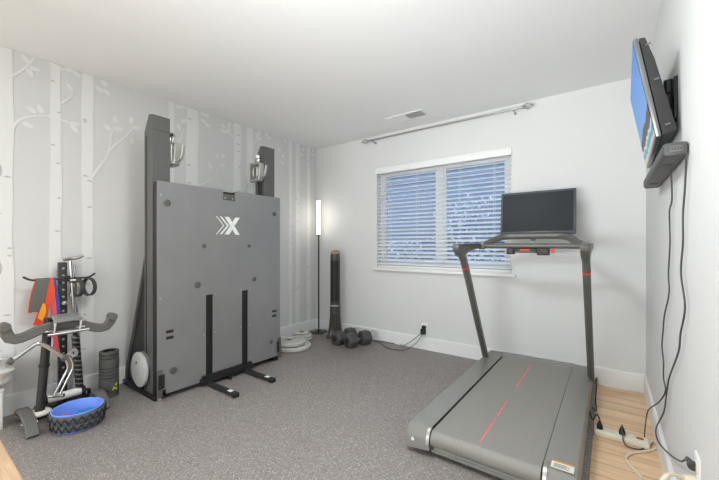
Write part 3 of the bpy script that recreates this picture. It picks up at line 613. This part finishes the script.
# ---------------------------------------------------------------- floor lamp
lx, lyy = -3.046, 3.278
t = thing('floor_lamp', 'slim black floor lamp with lit white tube shade in the corner', 'floor lamp', (lx, lyy, MZ))
b = nb(); lathe(b, [(.005, 0), (.113, 0), (.116, .006), (.113, .014), (.03, .02), (.012, .03), (.01, .04), (.004, .04)], (lx, lyy, MZ), n=36); obj('base', b, 'fangl', t)
b = nb(); cyl(b, (lx, lyy, MZ+.03), (lx, lyy, 1.272), .0105, 14); obj('pole', b, 'cord', t)
b = nb(); lathe(b, [(.005, 0), (.023, 0), (.025, .004), (.025, .440), (.022, .445), (.005, .445)], (lx, lyy, 1.272), n=24); sh = obj('lamp_shade', b, 'tube_on', t, label='glowing white tube shade')
b = nb(); lathe(b, [(.004, 0), (.026, 0), (.026, .012), (.004, .012)], (lx, lyy, 1.262), n=24); obj('shade_cap', b, 'cord', sh)
b = nb(); tube(b, [(lx+.118, lyy-.03, MZ+.004), (lx+.16, lyy+.04, MZ+.004), (lx+.11, lyy+.085, MZ+.05), (lx+.05, lyy+.098, MZ+.03), (lx+.0, lyy+.105, MZ+.004)], .003, 6, 6); obj('cord', b, 'cordw', t, label='loose white lamp cord')

# ---------------------------------------------------------------- tower fan
fx, fy = -2.725, 3.23; fd = V((.55, -.83, 0)).normalized(); fs = V((.83, .55, 0)).normalized()
t = thing('tower_fan', 'tall black tower fan with copper top standing behind the dumbbells', 'fan', (fx, fy, MZ))
def fan_sec(b, lst):
    R = []
    for z, wx, dy, off in lst:
        c = V((fx, fy, z)) + fd*off
        R.append([b.verts.new(c + fs*wx*math.copysign(abs(math.cos(a))**.7, math.cos(a)) + fd*dy*math.copysign(abs(math.sin(a))**.7, math.sin(a))) for a in [2*PI*k/20 for k in range(20)]])
    rings(b, R)
b = nb(); fan_sec(b, [(MZ, .105, .10, 0), (.02, .108, .103, 0), (.04, .098, .095, 0), (.12, .078, .08, 0), (.26, .065, .072, 0), (.40, .062, .07, 0)]); ba = obj('base', b, 'fan', t)
b = nb(); sweep(b, [V((fx, fy, .05))+fd*.10, V((fx, fy, .14))+fd*.085, V((fx, fy, .30))+fd*.072], (.12, .06), .006, fs, 4); obj('gloss_inlay', b, 'fangl', ba)
b = nb(); fan_sec(b, [(.40, .062, .07, 0), (.44, .06, .07, 0), (.98, .058, .068, 0), (1.03, .055, .065, 0)]); bd = obj('body', b, 'fan', t)
b = nb(); fan_sec(b, [(.46, .05, .028, .048), (.95, .05, .028, .048)]); gr = obj('grille', b, 'blackmat', t)
b = nb()
for k in range(30): z = .47+.0163*k; sweep(b, [V((fx, fy, z))+fd*.062-fs*.046, V((fx, fy, z))+fd*.078, V((fx, fy, z))+fd*.062+fs*.046], .004, .003, (0, 0, 1), 3)
obj('grille_bars', b, 'fan', gr)
b = nb(); R = []
for z0_, k_ in ((1.03, 1.), (1.05, 1.)):
    R.append([b.verts.new(V((fx, fy, z0_)) + fs*.055*math.cos(a) + fd*.065*math.sin(a) - V((0, 0, .03*math.sin(a) if z0_ > 1.04 else 0))) for a in [2*PI*k/20 for k in range(20)]])
rings(b, R); tp = obj('top_rim', b, 'fan', t)
b = nb(); R = []
for dz in (.0505, .053): R.append([b.verts.new(V((fx, fy, 1.0+dz)) + fs*.047*math.cos(a) + fd*.055*math.sin(a) - V((0, 0, .0255*math.sin(a)))) for a in [2*PI*k/20 for k in range(20)]])
rings(b, R); obj('control_panel', b, 'fantop', tp)
b = nb(); sweep(b, [V((fx, fy, .405))+fd*.072-fs*.05, V((fx, fy, .405))+fd*.082, V((fx, fy, .405))+fd*.072+fs*.05], .018, .006, (0, 0, 1), 4); obj('neck_band', b, 'steel', bd)

# ---------------------------------------------------------------- weight plates
def plate(r, h, c, lab, name='weight_plate'):
    t = thing(name, lab, 'weight plate', c, 'grey iron weight plates beside the gym')
    b = nb(); lathe(b, [(.026, 0), (r-.012, 0), (r, .008), (r, h-.008), (r-.010, h), (r-.028, h), (r-.036, h-.010), (.065, h-.010), (.055, h-.002), (.026, h-.002)], c, n=44, closed=True); obj('disc', b, 'plate', t)
    b = nb(); lathe(b, [(.0252, -.0005), (.0285, -.0005), (.0285, h+.001), (.0252, h+.001)], c, n=24, closed=True); obj('hub_sleeve', b, 'steel', t)
    b = nb(); c = V(c)
    for k in range(8):
        a = 2*PI*k/8 + .3; rr = r*.62; obox(b, c+V((rr*math.cos(a), rr*math.sin(a), h-.0085)), ((math.cos(a), math.sin(a), 0), (-math.sin(a), math.cos(a), 0), (0, 0, 1)), (.012, .006+.004*(k % 3), .0018), .0006)
    obj('raised_markings', b, 'silver', t)
    return t
p1 = on_z(292.5, 347.5, MZ); p2 = on_z(298.5, 340.5, MZ)
plate(.200, .042, (p1.x, p1.y, MZ), 'large grey iron weight plate, bottom of the stack by the gym')
plate(.172, .042, (p1.x-.035, p1.y-.015, MZ+.043), 'medium grey iron weight plate resting on the largest plate')
plate(.112, .034, (p2.x-.005, p2.y+.08, MZ), 'small grey iron plate, bottom of the little stack near the lamp')
plate(.106, .030, (p2.x+.0, p2.y+.075, MZ+.035), 'small grey iron plate, middle of the little stack near the lamp')
plate(.088, .022, (p2.x-.02, p2.y+.07, MZ+.066), 'smallest grey iron plate topping the little stack near the lamp')

# ---------------------------------------------------------------- hex dumbbells
t = thing('dumbbell', 'dark rubber hex dumbbell, nearer the tower fan of the pair', 'dumbbell', (0, 0, 0), 'hex dumbbells by the tower fan')
hx, L_ = .085, .31
def hexhead(s):
    b = nb(); R = []
    for x, k in ((.036, .80), (.046, .98), (.140, 1.), (.154, .84), (.158, .66)):
        R.append([b.verts.new((s*x, hx*k*math.cos(PI/3*j), hx*.866+hx*k*math.sin(PI/3*j))) for j in range(6)])
    rings(b, R); return b
for s in (-1, 1):
    h = obj('hex_head', hexhead(s), 'rubhex', t, smooth=25)
    b = nb(); lathe(b, [(.004, 0), (.034, 0), (.034, .002), (.004, .002)], (s*.1575, 0, hx*.866), (s, 0, 0), 18); obj('end_disc', b, 'blackmat', h)
b = nb(); lathe(b, [(.017, -.065), (.014, -.05), (.017, 0), (.014, .05), (.017, .065)], (0, 0, hx*.866), (1, 0, 0), 18); obj('handle', b, 'steel', t)
dA0, dB0 = on_z(346, 342, MZ), on_z(358, 346, MZ)
ang = math.atan2(dB0.y*0+ .8, .42)
DB = t; t.location = (-2.475, 3.10, MZ); t.rotation_euler = (0, 0, math.radians(84))
dup(DB, V((-2.275, 3.095, MZ)), math.radians(74), 'dark rubber hex dumbbell, farther right of the pair, nearest the wall cord')

# ---------------------------------------------------------------- dumbbell stand at the left
SX = -2.85
t = thing('dumbbell_stand', 'grey and black dumbbell stand with curved cradle arms near the left mural trunks', 'dumbbell stand', (SX, .69, MZ))
for y, fo in (.492, 1.), (.866, .55):
    fx_ = lambda x: -2.87 + (x+2.87)*fo
    b = nb(); sweep(b, [(fx_(x), y, z) for x, z in ((-3.045, .022), (-3.036, .07), (-3.0, .092), (-2.92, .098), (-2.82, .086), (-2.75, .055), (-2.705, .019))], .06, .024, (0, 1, 0), 4); f = obj('foot', b, 'cradle', t)
    b = nb(); 
    for x in (fx_(-2.97), fx_(-2.81)): cyl(b, (x, y-.036, .064), (x, y+.036, .064), .010, 12)
    obj('bolt', b, 'chrome', f)
b = nb(); box(b, -2.925, -2.875, .492, .866, .038, .078, .006); obj('base_bar', b, 'post', t)
pt_ = on_x(48.5, 318, SX-.02); pb_ = V((-2.88, .553, .08))
b = nb(); cyl(b, pb_, pt_, .023, 18); po = obj('post', b, 'post', t)
m_ = pb_.lerp(pt_, .5); dr = (pt_-pb_).normalized(); b = nb(); cyl(b, m_-dr*.008, m_+dr*.008, .027, 18); obj('joint_ring', b, 'blackmat', po)
b = nb(); lathe(b, [(.024, 0), (.056, 0), (.058, .01), (.05, .018), (.026, .022)], (-2.88, .552, .0785), n=26, closed=True); obj('collar', b, 'paper', t, label='pale collar at the foot of the post')
AX = -2.83
pl = [on_x(u, v, AX) for u, v in ((4.5, 329), (9.5, 338.5), (21, 338), (36, 331.5), (50, 326.5), (60, 325.5), (72, 325), (84, 325), (95, 327.5), (106, 326.5), (112, 318))]
b = nb(); sweep(b, pl, .036, .056, (1, 0, 0), 2, ch=.22); cr = obj('cradle', b, 'cradle', t)
for p in (pl[0], pl[-1]):
    b = nb(); lathe(b, [(.005, -.038), (.021, -.038), (.025, -.032), (.025, .032), (.021, .038), (.005, .038)], p+V((0, 0, .012)), (1, 0, 0), 22); obj('end_pad', b, 'cradle', cr)
# media tray on the cradle
TXX = -2.755
a, c = on_x(54, 321, TXX), on_x(82, 315, TXX); a.z = c.z = (a.z+c.z)/2
b = nb(); obox(b, (TXX-.03, (a.y+c.y)/2, a.z), ((1, 0, -.25), (0, 1, 0), (.25, 0, 1)), (.06, (c.y-a.y)/2, .004), .002); tr = obj('media_tray', b, 'gunlite', t, label='grey device tray on silver legs')
b = nb()
for y in (a.y+.006, c.y-.006):
    tube(b, [(TXX+.025, y-.012, a.z-.082), (TXX+.015, y, a.z-.015), (TXX-.05, y+.004, a.z+.008)], .006, 8); tube(b, [(TXX-.06, y+.012, a.z-.082), (TXX-.03, y, a.z)], .006, 8)
obj('tray_legs', b, 'chrome', tr)
b = nb(); cyl(b, (TXX+.028, a.y-.035, a.z-.085), (TXX+.028, c.y+.03, a.z-.085), .009, 10); cyl(b, (TXX-.062, a.y-.03, a.z-.08), (TXX-.062, c.y+.03, a.z-.08), .009, 10); box(b, TXX-.05, TXX+.01, a.y+.02, c.y-.02, a.z-.088, a.z-.074, .003); obj('tray_rails', b, 'steel', tr)

# ---------------------------------------------------------------- accessory rack behind the stand
RX = -3.135
t = thing('accessory_rack', 'black perforated upright rack with side hooks against the mural wall', 'rack', (RX, .745, MZ))
b = nb(); box(b, RX-.022, RX+.022, .698, .744, .05, 1.012, .003); 
for k in range(18):
    z = .12+.05*k; cyl(b, (RX+.0221, .721, z), (RX+.0226, .721, z), .008, 10, mi=1)
upn = obj('upright', b, ['post', 'steel'], t)
b = nb(); box(b, RX-.05, RX+.05, .58, .87, MZ, .032, .004); box(b, RX-.02, RX+.10, .705, .738, MZ, .05, .004); obj('base', b, 'post', t)
HZ = on_x(60, 279, RX+.03).z
hl, hr = on_x(24, 278, RX+.035), on_x(95, 273, RX+.035)
b = nb(); tube(b, [(RX+.035, hl.y-.005, HZ+.028), (RX+.035, hl.y+.03, HZ+.006), (RX+.035, hl.y+.08, HZ), (RX+.035, .70, HZ)], .007, 9, 4); obj('hook_arm', b, 'post', t)
b = nb(); tube(b, [(RX+.035, .74, HZ), (RX+.035, hr.y-.07, HZ), (RX+.035, hr.y-.03, HZ+.006), (RX+.035, hr.y+.0, HZ+.028)], .007, 9, 4); obj('hook_arm', b, 'post', t)
b = nb(); box(b, RX+.0225, RX+.044, .69, .752, HZ-.02, HZ+.02, .003); obj('hook_clamp', b, 'post', t)
b = nb(); ball(b, (RX+.045, .722, HZ-.17), .016); cyl(b, (RX+.02, .722, HZ-.17), (RX+.045, .722, HZ-.17), .007, 10); obj('knob', b, 'silver', t)
rl0, rl1 = on_x(57, 397, -3.0), on_x(83, 391, -3.0); rz = .105
b = nb(); cyl(b, (-3.02, .615, rz), (-3.02, .795, rz), .026, 20); ro = obj('roller_pad', b, 'white', t, label='white padded roller')
b = nb(); cyl(b, (-3.02, .597, rz), (-3.02, .615, rz), .031, 18); cyl(b, (-3.02, .795, rz), (-3.02, .818, rz), .031, 18); obj('roller_cap', b, 'blackmat', ro)
b = nb(); tube(b, [(-3.02, .818, rz), (-3.03, .845, rz-.01), (-3.05, .85, .06), (-3.10, .84, .026)], .012, 8); tube(b, [(-3.02, .595, rz), (-3.04, .59, .05), (-3.09, .61, .026)], .012, 8); obj('roller_bracket', b, 'post', t)

# resistance bands looped over the left hook
def band(pix, matn, lab, dx=.0, yellow=None):
    xf = RX+.043+dx; xb = RX+.026-dx*.3
    L = [on_x(a, v, xf+.012*math.sin(PI*i/(len(pix)-1))) for i, (a, c_, v) in enumerate(pix)]; R = [on_x(c_, v, xf+.012*math.sin(PI*i/(len(pix)-1))) for i, (a, c_, v) in enumerate(pix)]
    o = V((xb-xf, 0, 0))
    top = HZ+.010
    L0 = V((xf-.004, L[0].y, top)); R0 = V((xf-.004, R[0].y, top)); Lb = V((xb+.002, L[0].y, top)); Rb = V((xb+.002, R[0].y, top))
    L[0].z = R[0].z = HZ-.004
    bl_ = [V((xb-.004, p.y+.004, p.z)) for p in L]; br_ = [V((xb-.004, p.y+.004, p.z)) for p in R]
    b = nb(); LL = L[::-1] + [L0, Lb] + bl_; RR = R[::-1] + [R0, Rb] + br_
    ribbon(b, LL, RR, (.0018, 0, .0018), 3)
    return tag(obj('resistance_band', b, matn), lab, 'resistance band', 'resistance bands on the rack hook')
band([(36, 50, 277), (33, 47.5, 290), (30.5, 45, 303), (28.8, 42.5, 312)], 'bgrey', 'wide grey resistance band hanging at the outer end of the rack hook', .006)
band([(34.5, 38, 277), (31.5, 35, 292), (29, 32, 304), (28, 32, 313)], 'borange', 'orange edged resistance band peeking out behind the grey band', -.004)
band([(48, 52.5, 277), (46, 54.5, 287), (44.5, 54.5, 297), (41.5, 49.5, 306), (37, 47.5, 316), (33.3, 46, 325.5)], 'borange', 'bright orange resistance band twisting down beside the grey band', .004)
band([(50.2, 53.5, 277), (50.5, 55, 295), (51, 56.5, 308), (52, 57, 324), (53, 57.5, 338), (55, 60, 352)], 'bpink', 'pink resistance band hanging between the orange and blue bands', .0)
band([(53.8, 56, 277), (55, 58.2, 292), (56, 60, 306), (55, 60, 318)], 'bblue', 'blue resistance band closest to the rack upright', -.002)
b = nb(); ribbon(b, [on_x(u, v, RX+.08) for u, v in ((43, 303), (40, 311), (37.5, 318))], [on_x(u, v, RX+.08) for u, v in ((45, 304), (46, 312), (42, 321))], (.003, 0, 0)); tag(obj('resistance_band', b, 'byellow'), 'yellow resistance band folded in front of the orange band', 'resistance band', 'resistance bands on the rack hook')
b = nb(); ribbon(b, [on_x(u, v, RX+.09) for u, v in ((52.5, 333), (53.5, 341), (52, 350))], [on_x(u, v, RX+.09) for u, v in ((55.5, 333), (57, 341), (55.5, 350))], (.004, 0, 0))
tag(obj('resistance_band', b, 'bpink'), 'short pink band end hanging below the grey device tray', 'resistance band', 'resistance bands on the rack hook')
# ankle straps on the right hook
for (u, v), rz_, lab in (((77.6, 290.5), 1.30, 'round black strap ring on the right rack hook, nearer the upright'), ((89, 289.2), 1.16, 'round black strap ring at the outer end of the right rack hook')):
    c = on_x(u, v, RX+.035); hd = V((math.sin(rz_), math.cos(rz_), 0)); sd = V((hd.y, -hd.x, 0)); r = .057
    c.z = HZ-.008-r
    b = nb(); sweep(b, [c + hd*r*.95*math.cos(a) + V((0, 0, r*1.08*math.sin(a)-.004)) for a in [2*PI*k/28 for k in range(28)]], .03, .011, sd, closed=True, ch=.3)
    tag(obj('strap_ring', b, 'strap'), lab, 'strap', 'black strap rings on the rack')
# chrome attachments
CXX = RX+.03
t = thing('lat_bar', 'chrome T handled cable bar standing beside the rack upright', 'cable bar', on_x(74, 392, -3.08))
y0_ = on_x(70.5, 300, CXX).y
b = nb(); cyl(b, (CXX, .805, .04), (CXX, y0_, 1.02), .009, 12); cyl(b, (CXX-.02, .83, .04), (CXX-.02, y0_+.028, .98), .007, 12); obj('shaft', b, 'chrome', t)
b = nb(); ya = y0_; tube(b, [(CXX+.01, ya-.04, 1.03), (CXX, ya, 1.038), (CXX, ya+.035, 1.042), (CXX+.01, ya+.07, 1.06)], .012, 10, 4); obj('handle', b, 'steel', t)
b = nb(); cyl(b, (CXX, y0_-.006, .88), (CXX, y0_+.04, .88), .018, 12); cyl(b, (CXX-.012, y0_+.012, .77), (CXX-.012, y0_+.022, .86), .017, 12); obj('coupling', b, 'steel', t)
c1 = [on_x(u, v, -2.775) for u, v in ((11, 361.5), (20, 355), (30, 348), (38, 343.5), (46, 346), (55, 351.5), (63, 357))]
t = thing('curl_bar', 'bent chrome curl bar resting across the front of the stand post', 'cable bar', c1[0])
b = nb(); tube(b, c1, .0115, 12, 4); obj('bar', b, 'chrome', t)
b = nb(); cyl(b, c1[0]-V((0, .012, -.008)), c1[0]+V((0, .01, -.006)), .019, 16); cyl(b, c1[-1]-V((0, .004, 0)), c1[-1]+V((0, .016, -.01)), .019, 16); obj('end_cap', b, 'gun', t)
c2 = [on_x(u, v, -2.93) for u, v in ((72, 353), (65, 357), (68, 367), (62, 380), (54, 396))]
t = thing('row_handle', 'chrome V shaped row handle hanging in front of the rack upright', 'cable handle', c2[-1])
b = nb(); tube(b, c2, .008, 10, 3); tube(b, [p+V((.02, .022, .0)) for p in c2[1:]], .008, 10, 3); cyl(b, c2[1], c2[1]+V((.02, .022, 0)), .008, 10); obj('frame', b, 'chrome', t)
b = nb(); lathe(b, [(.010, -.006), (.028, -.006), (.028, .006), (.010, .006)], c2[0]+V((0, .006, 0)), (1, .3, .2), 20, closed=True); obj('ring', b, 'chrome', t)
b = nb(); e0, e1 = c2[-1], c2[-1]+V((.02, .022, 0)); cyl(b, e0.lerp(e1, -.9), e0.lerp(e1, 1.9), .012, 12); obj('grip', b, 'steel', t)
# braided rope
r0, r1 = on_x(75.5, 336, -3.03), on_x(80, 393, -3.03)
t = thing('triceps_rope', 'thick black braided rope hanging beside the rack above the white roller', 'rope', r1)
b = nb(); dr = (r1-r0); n_ = 110
for ph in (0, PI/1.5, 2*PI/1.5):
    tube(b, [r0+dr*(i/n_) + V((math.cos(ph+i*.72)*.015, math.sin(ph+i*.72)*.015, 0)) for i in range(n_+1)], .0098, 6, mi=1 if ph > 4 else 0)
obj('braid', b, ['blackmat', 'graybrace'], t)
b = nb(); cyl(b, r1, r1+V((0, .002, -.03)), .03, 16); obj('end_stop', b, 'blackmat', t)
b = nb(); tube(b, [r0+V((0, 0, -.01)), r0+V((0, -.004, .06)), r0+V((.0, -.006, .10))], .014, 10, 3); obj('ferrule', b, 'cordblk', t)

# ---------------------------------------------------------------- blue tub in tyre bands
ux, uy = -2.675, .692
t = thing('plastic_tub', 'low round blue plastic tub wrapped in black tyre tread bands', 'tub', (ux, uy, MZ))
b = nb(); lathe(b, [(.004, .0), (.105, .0), (.111, .006), (.127, .112), (.131, .117), (.127, .120), (.121, .117), (.107, .014), (.004, .012)], (ux, uy, MZ), n=44); obj('shell', b, 'tub', t)
for z0_, rb in ((.014, .1130), (.064, .1200)):
    b = nb(); lathe(b, [(rb-.003, z0_), (rb+.009, z0_), (rb+.016, z0_+.006), (rb+.019, z0_+.036), (rb+.012, z0_+.043), (rb+.003, z0_+.043)], (ux, uy, MZ), n=44, closed=True); tb = obj('tyre_band', b, 'tire', t)
    b = nb()
    for k in range(22):
        a = 2*PI*k/22; q = a + (PI/22)*(1)
        p0 = V((ux+(rb+.018)*math.cos(a), uy+(rb+.018)*math.sin(a), MZ+z0_+.004)); p1_ = V((ux+(rb+.0205)*math.cos(q), uy+(rb+.0205)*math.sin(q), MZ+z0_+.04)); p2_ = V((ux+(rb+.018)*math.cos(a+2*PI/22), uy+(rb+.018)*math.sin(a+2*PI/22), MZ+z0_+.004))
        tube(b, [p0, p1_, p2_], .004, 6)
    obj('tread_ribs', b, 'blackmat', tb)
for dx, dy, r, mm, lab in ((-.025, -.058, .034, 'redpl', 'coral red ball inside the blue tub'), (-.01, .012, .034, 'turq', 'turquoise ball in the middle of the blue tub'), (-.035, .064, .030, 'turq', 'smaller turquoise ball at back of the blue tub')):
    b = nb(); ball(b, (ux+dx, uy+dy, MZ+.014+r), r); tag(obj('massage_ball', b, mm), lab, 'ball', 'balls in the blue tub')

# ---------------------------------------------------------------- foam roller
rx, ry = -3.02, .965; R0 = .062
t = thing('foam_roller', 'black ridged hollow foam roller standing left of the gym', 'foam roller', (rx, ry, MZ))
prof = [(R0-.018, 0), (R0-.004, 0)]; z = .0
segs = [(.022, 1), (.006, 0), (.022, 1), (.006, 0), (.085, 1), (.006, 0), (.018, 1), (.006, 0), (.018, 1), (.006, 0), (.018, 1), (.006, 0), (.065, 1), (.006, 0), (.020, 1), (.006, 0), (.020, 1)]
for h_, k_ in segs:
    if k_: prof += [(R0-.002, z), (R0, z+.002), (R0, z+h_-.002), (R0-.002, z+h_)]
    else: prof += [(R0-.010, z+.0015), (R0-.010, z+h_-.0015)]
    z += h_
prof += [(R0-.005, z+.002), (R0-.018, z+.002)]
b = nb(); lathe(b, prof, (rx, ry, MZ), n=40, closed=True); fr = obj('foam_sleeve', b, 'roller', t, smooth=30)
b = nb(); lathe(b, [(R0-.024, .001), (R0-.0178, .001), (R0-.0178, z+.003), (R0-.024, z+.003)], (rx, ry, MZ), n=36, closed=True); obj('inner_core', b, 'rollin', t)
b = nb(); av = math.atan2(-ry, -rx); 
def rp(a, z_):
    a += .30; z_ -= .012
    return V((rx+(R0+.0008)*math.cos(av+a), ry+(R0+.0008)*math.sin(av+a), MZ+z_))
for q in (((-.02, .066), (.22, .098), (.24, .072)), ((.26, .102), (.56, .116), (.50, .094)), ((.26, .072), (.54, .062), (.48, .084))): prism(b, [rp(*x) for x in q], V((math.cos(av+.5), math.sin(av+.5), 0))*.0016)
obj('emblem', b, 'lime', fr, smooth=0, label='lime green emblem')

# ---------------------------------------------------------------- white cabinet with towel, cut by the left frame edge
t = thing('side_cabinet', 'white cabinet at the far left edge of the room beside the stand', 'cabinet', (-3.06, .30, 0))
b = nb(); box(b, -3.20, -2.995, .19, .408, 0, .235, .004); obj('body', b, 'cab', t)
b = nb(); box(b, -3.203, -2.99, .185, .412, .235, .257, .004); obj('top', b, 'cab', t)
b = nb(); box(b, -2.995, -2.989, .195, .403, .02, .225, .002); dr_ = obj('door', b, 'cab', t)
b = nb(); cyl(b, (-2.982, .225, .14), (-2.989, .225, .14), .01, 12); obj('knob', b, 'steel', dr_)
b = nb(); random.seed(3)
n1, n2 = 40, 13; R = []
for j in range(n2):
    f = j/(n2-1); z = .266 + .155*f; r = .115 + .030*math.sin(f*PI*.9) + .012*math.sin(f*14); r *= (1 if f < .9 else .75)
    R.append([b.verts.new((-3.085 + r*.95*math.cos(a)*(1+.05*math.sin(5*a+f*9)), .325 + r*.95*math.sin(a)*(1+.05*math.sin(4*a+f*7)), z+.006*math.sin(3*a+j))) for a in [2*PI*k/n1 for k in range(n1)]])
rings(b, R); tag(obj('folded_towel', b, 'cloth'), 'crumpled white towel piled on the cabinet at the left edge', 'towel')

# ---------------------------------------------------------------- outside the window
b = nb(); box(b, -9, 6, YB+.16, 14, -.35, -.25); struct('outdoor_ground', b, 'ground')
b = nb(); box(b, -9, 5, 6.6, 6.8, -.25, 3.6)
for k in range(24): prism(b, [(-9, 6.6, -.25+.16*k), (-9, 6.585, -.245+.16*k), (-9, 6.6, -.10+.16*k)], (14, 0, 0))
tag(obj('neighbour_wall', b, 'stucco', smooth=0), 'blue grey clapboard house wall outside, seen through the blind', 'house wall')
for k, (x, y, hgt, lab) in enumerate(((-4.15, 5.0, 1.30, 'pale leafed shrub outside the left half of the window'), (-2.75, 4.9, 1.22, 'pale leafed shrub outside the middle of the window'), (-1.38, 5.0, 1.15, 'pale leafed shrub outside the right half of the window'), (-2.1, 6.0, 2.0, 'taller leafy shrub behind, near the neighbouring wall'))):
    t = thing('shrub', lab, 'shrub', (x, y, -.25), 'shrubs outside the window')
    b = nb()
    for j in range(7):
        a = 2*PI*j/7; tube(b, [(x, y, -.25), (x+.15*math.cos(a), y+.15*math.sin(a), hgt*.4), (x+.33*math.cos(a), y+.3*math.sin(a), hgt*.8)], (.016, .006), 6, 3)
    obj('stems', b, 'stem', t)
    b = nb()
    for j in range(760):
        a = random.random()*2*PI; rr = .5*math.sqrt(random.random()); z = .0 + hgt*random.random()**.8; c = V((x+rr*math.cos(a)*1.15, y+rr*math.sin(a)*.8, z)); d1 = V((random.gauss(0, 1), random.gauss(0, 1), random.gauss(0, .6))).normalized(); d2 = d1.orthogonal().normalized(); d2 = d2*math.cos(j)+d1.cross(d2)*math.sin(j)
        l_, w_ = .036, .015
        f = b.faces.new([b.verts.new(c-d1*l_), b.verts.new(c-d1*.1*l_+d2*w_), b.verts.new(c+d1*l_), b.verts.new(c-d1*.1*l_-d2*w_)]); f.material_index = 1 if random.random() < .7 else 0
    obj('foliage', b, ['leaf', 'leafp'], t, smooth=0, kind='stuff')

# ---------------------------------------------------------------- light, sky, camera
def lamp(name, kind, loc, power, col=(1, 1, 1), **k):
    l = bpy.data.lights.new(name, kind); l.energy = power; l.color = col
    for a, v in k.items(): setattr(l, a, v)
    o = bpy.data.objects.new(name, l); C.objects.link(o); o.location = loc; return o
LC = (.925, .985, 1)
lamp('ceiling_globe_light', 'POINT', (-.9, .95, 2.2), 3.5, LC, shadow_soft_size=.12)
lamp('ceiling_light', 'AREA', (-1.0, 1.0, 2.38), 24, LC, shape='DISK', size=.4)
def aimed(name, p, q, power, **k):
    o = lamp(name, 'AREA', p, power, LC, **k); o.rotation_euler = (V(q)-V(p)).to_track_quat('-Z', 'Y').to_euler()
aimed('rear_fill_light', (-1.5, YR+.06, 1.35), (-1.5, YR+1.06, 1.60), 75, shape='RECTANGLE', size=2.6, size_y=1.7)  # unseen soft fill added before the solid rear wall; no window there
aimed('ceiling_fill_light', (-1.0, -1.0, .9), (-.9, 1.5, 2.44), 10, shape='DISK', size=.8, spread=math.radians(80))  # unseen fill added behind the camera to brighten the ceiling
aimed('ceiling_fill_light', (-.45, -1.5, .9), (-.3, 1.8, 2.44), 5, shape='DISK', size=.8, spread=math.radians(60))  # another added fill, lifting the right side of the ceiling
lamp('floor_lamp_light', 'POINT', (lx+.10, lyy-.10, 1.5), .7, (1, .97, .91), shadow_soft_size=.04)
wd = bpy.data.worlds.new('sky'); bpy.context.scene.world = wd; wd.use_nodes = True; wn = wd.node_tree
sk = wn.nodes.new('ShaderNodeTexSky'); sk.sky_type = 'NISHITA'; sk.sun_disc = False; sk.sun_elevation = math.radians(48); sk.sun_rotation = math.radians(200)
wn.links.new(sk.outputs[0], wn.nodes['Background'].inputs[0]); wn.nodes['Background'].inputs[1].default_value = .50
cam = bpy.data.cameras.new('camera'); co = bpy.data.objects.new('camera', cam); C.objects.link(co)
co.location = (0, 0, EYE); co.rotation_euler = (PI/2, 0, YAW); cam.sensor_width = 36; cam.lens = FL/719*36; cam.shift_y = 6/719; cam.clip_start = .02
sc = bpy.context.scene; sc.camera = co
sc.view_settings.view_transform = 'Standard'; sc.view_settings.look = 'None'; sc.view_settings.gamma = 1; sc.view_settings.use_curve_mapping = False; sc.view_settings.exposure = 0.14
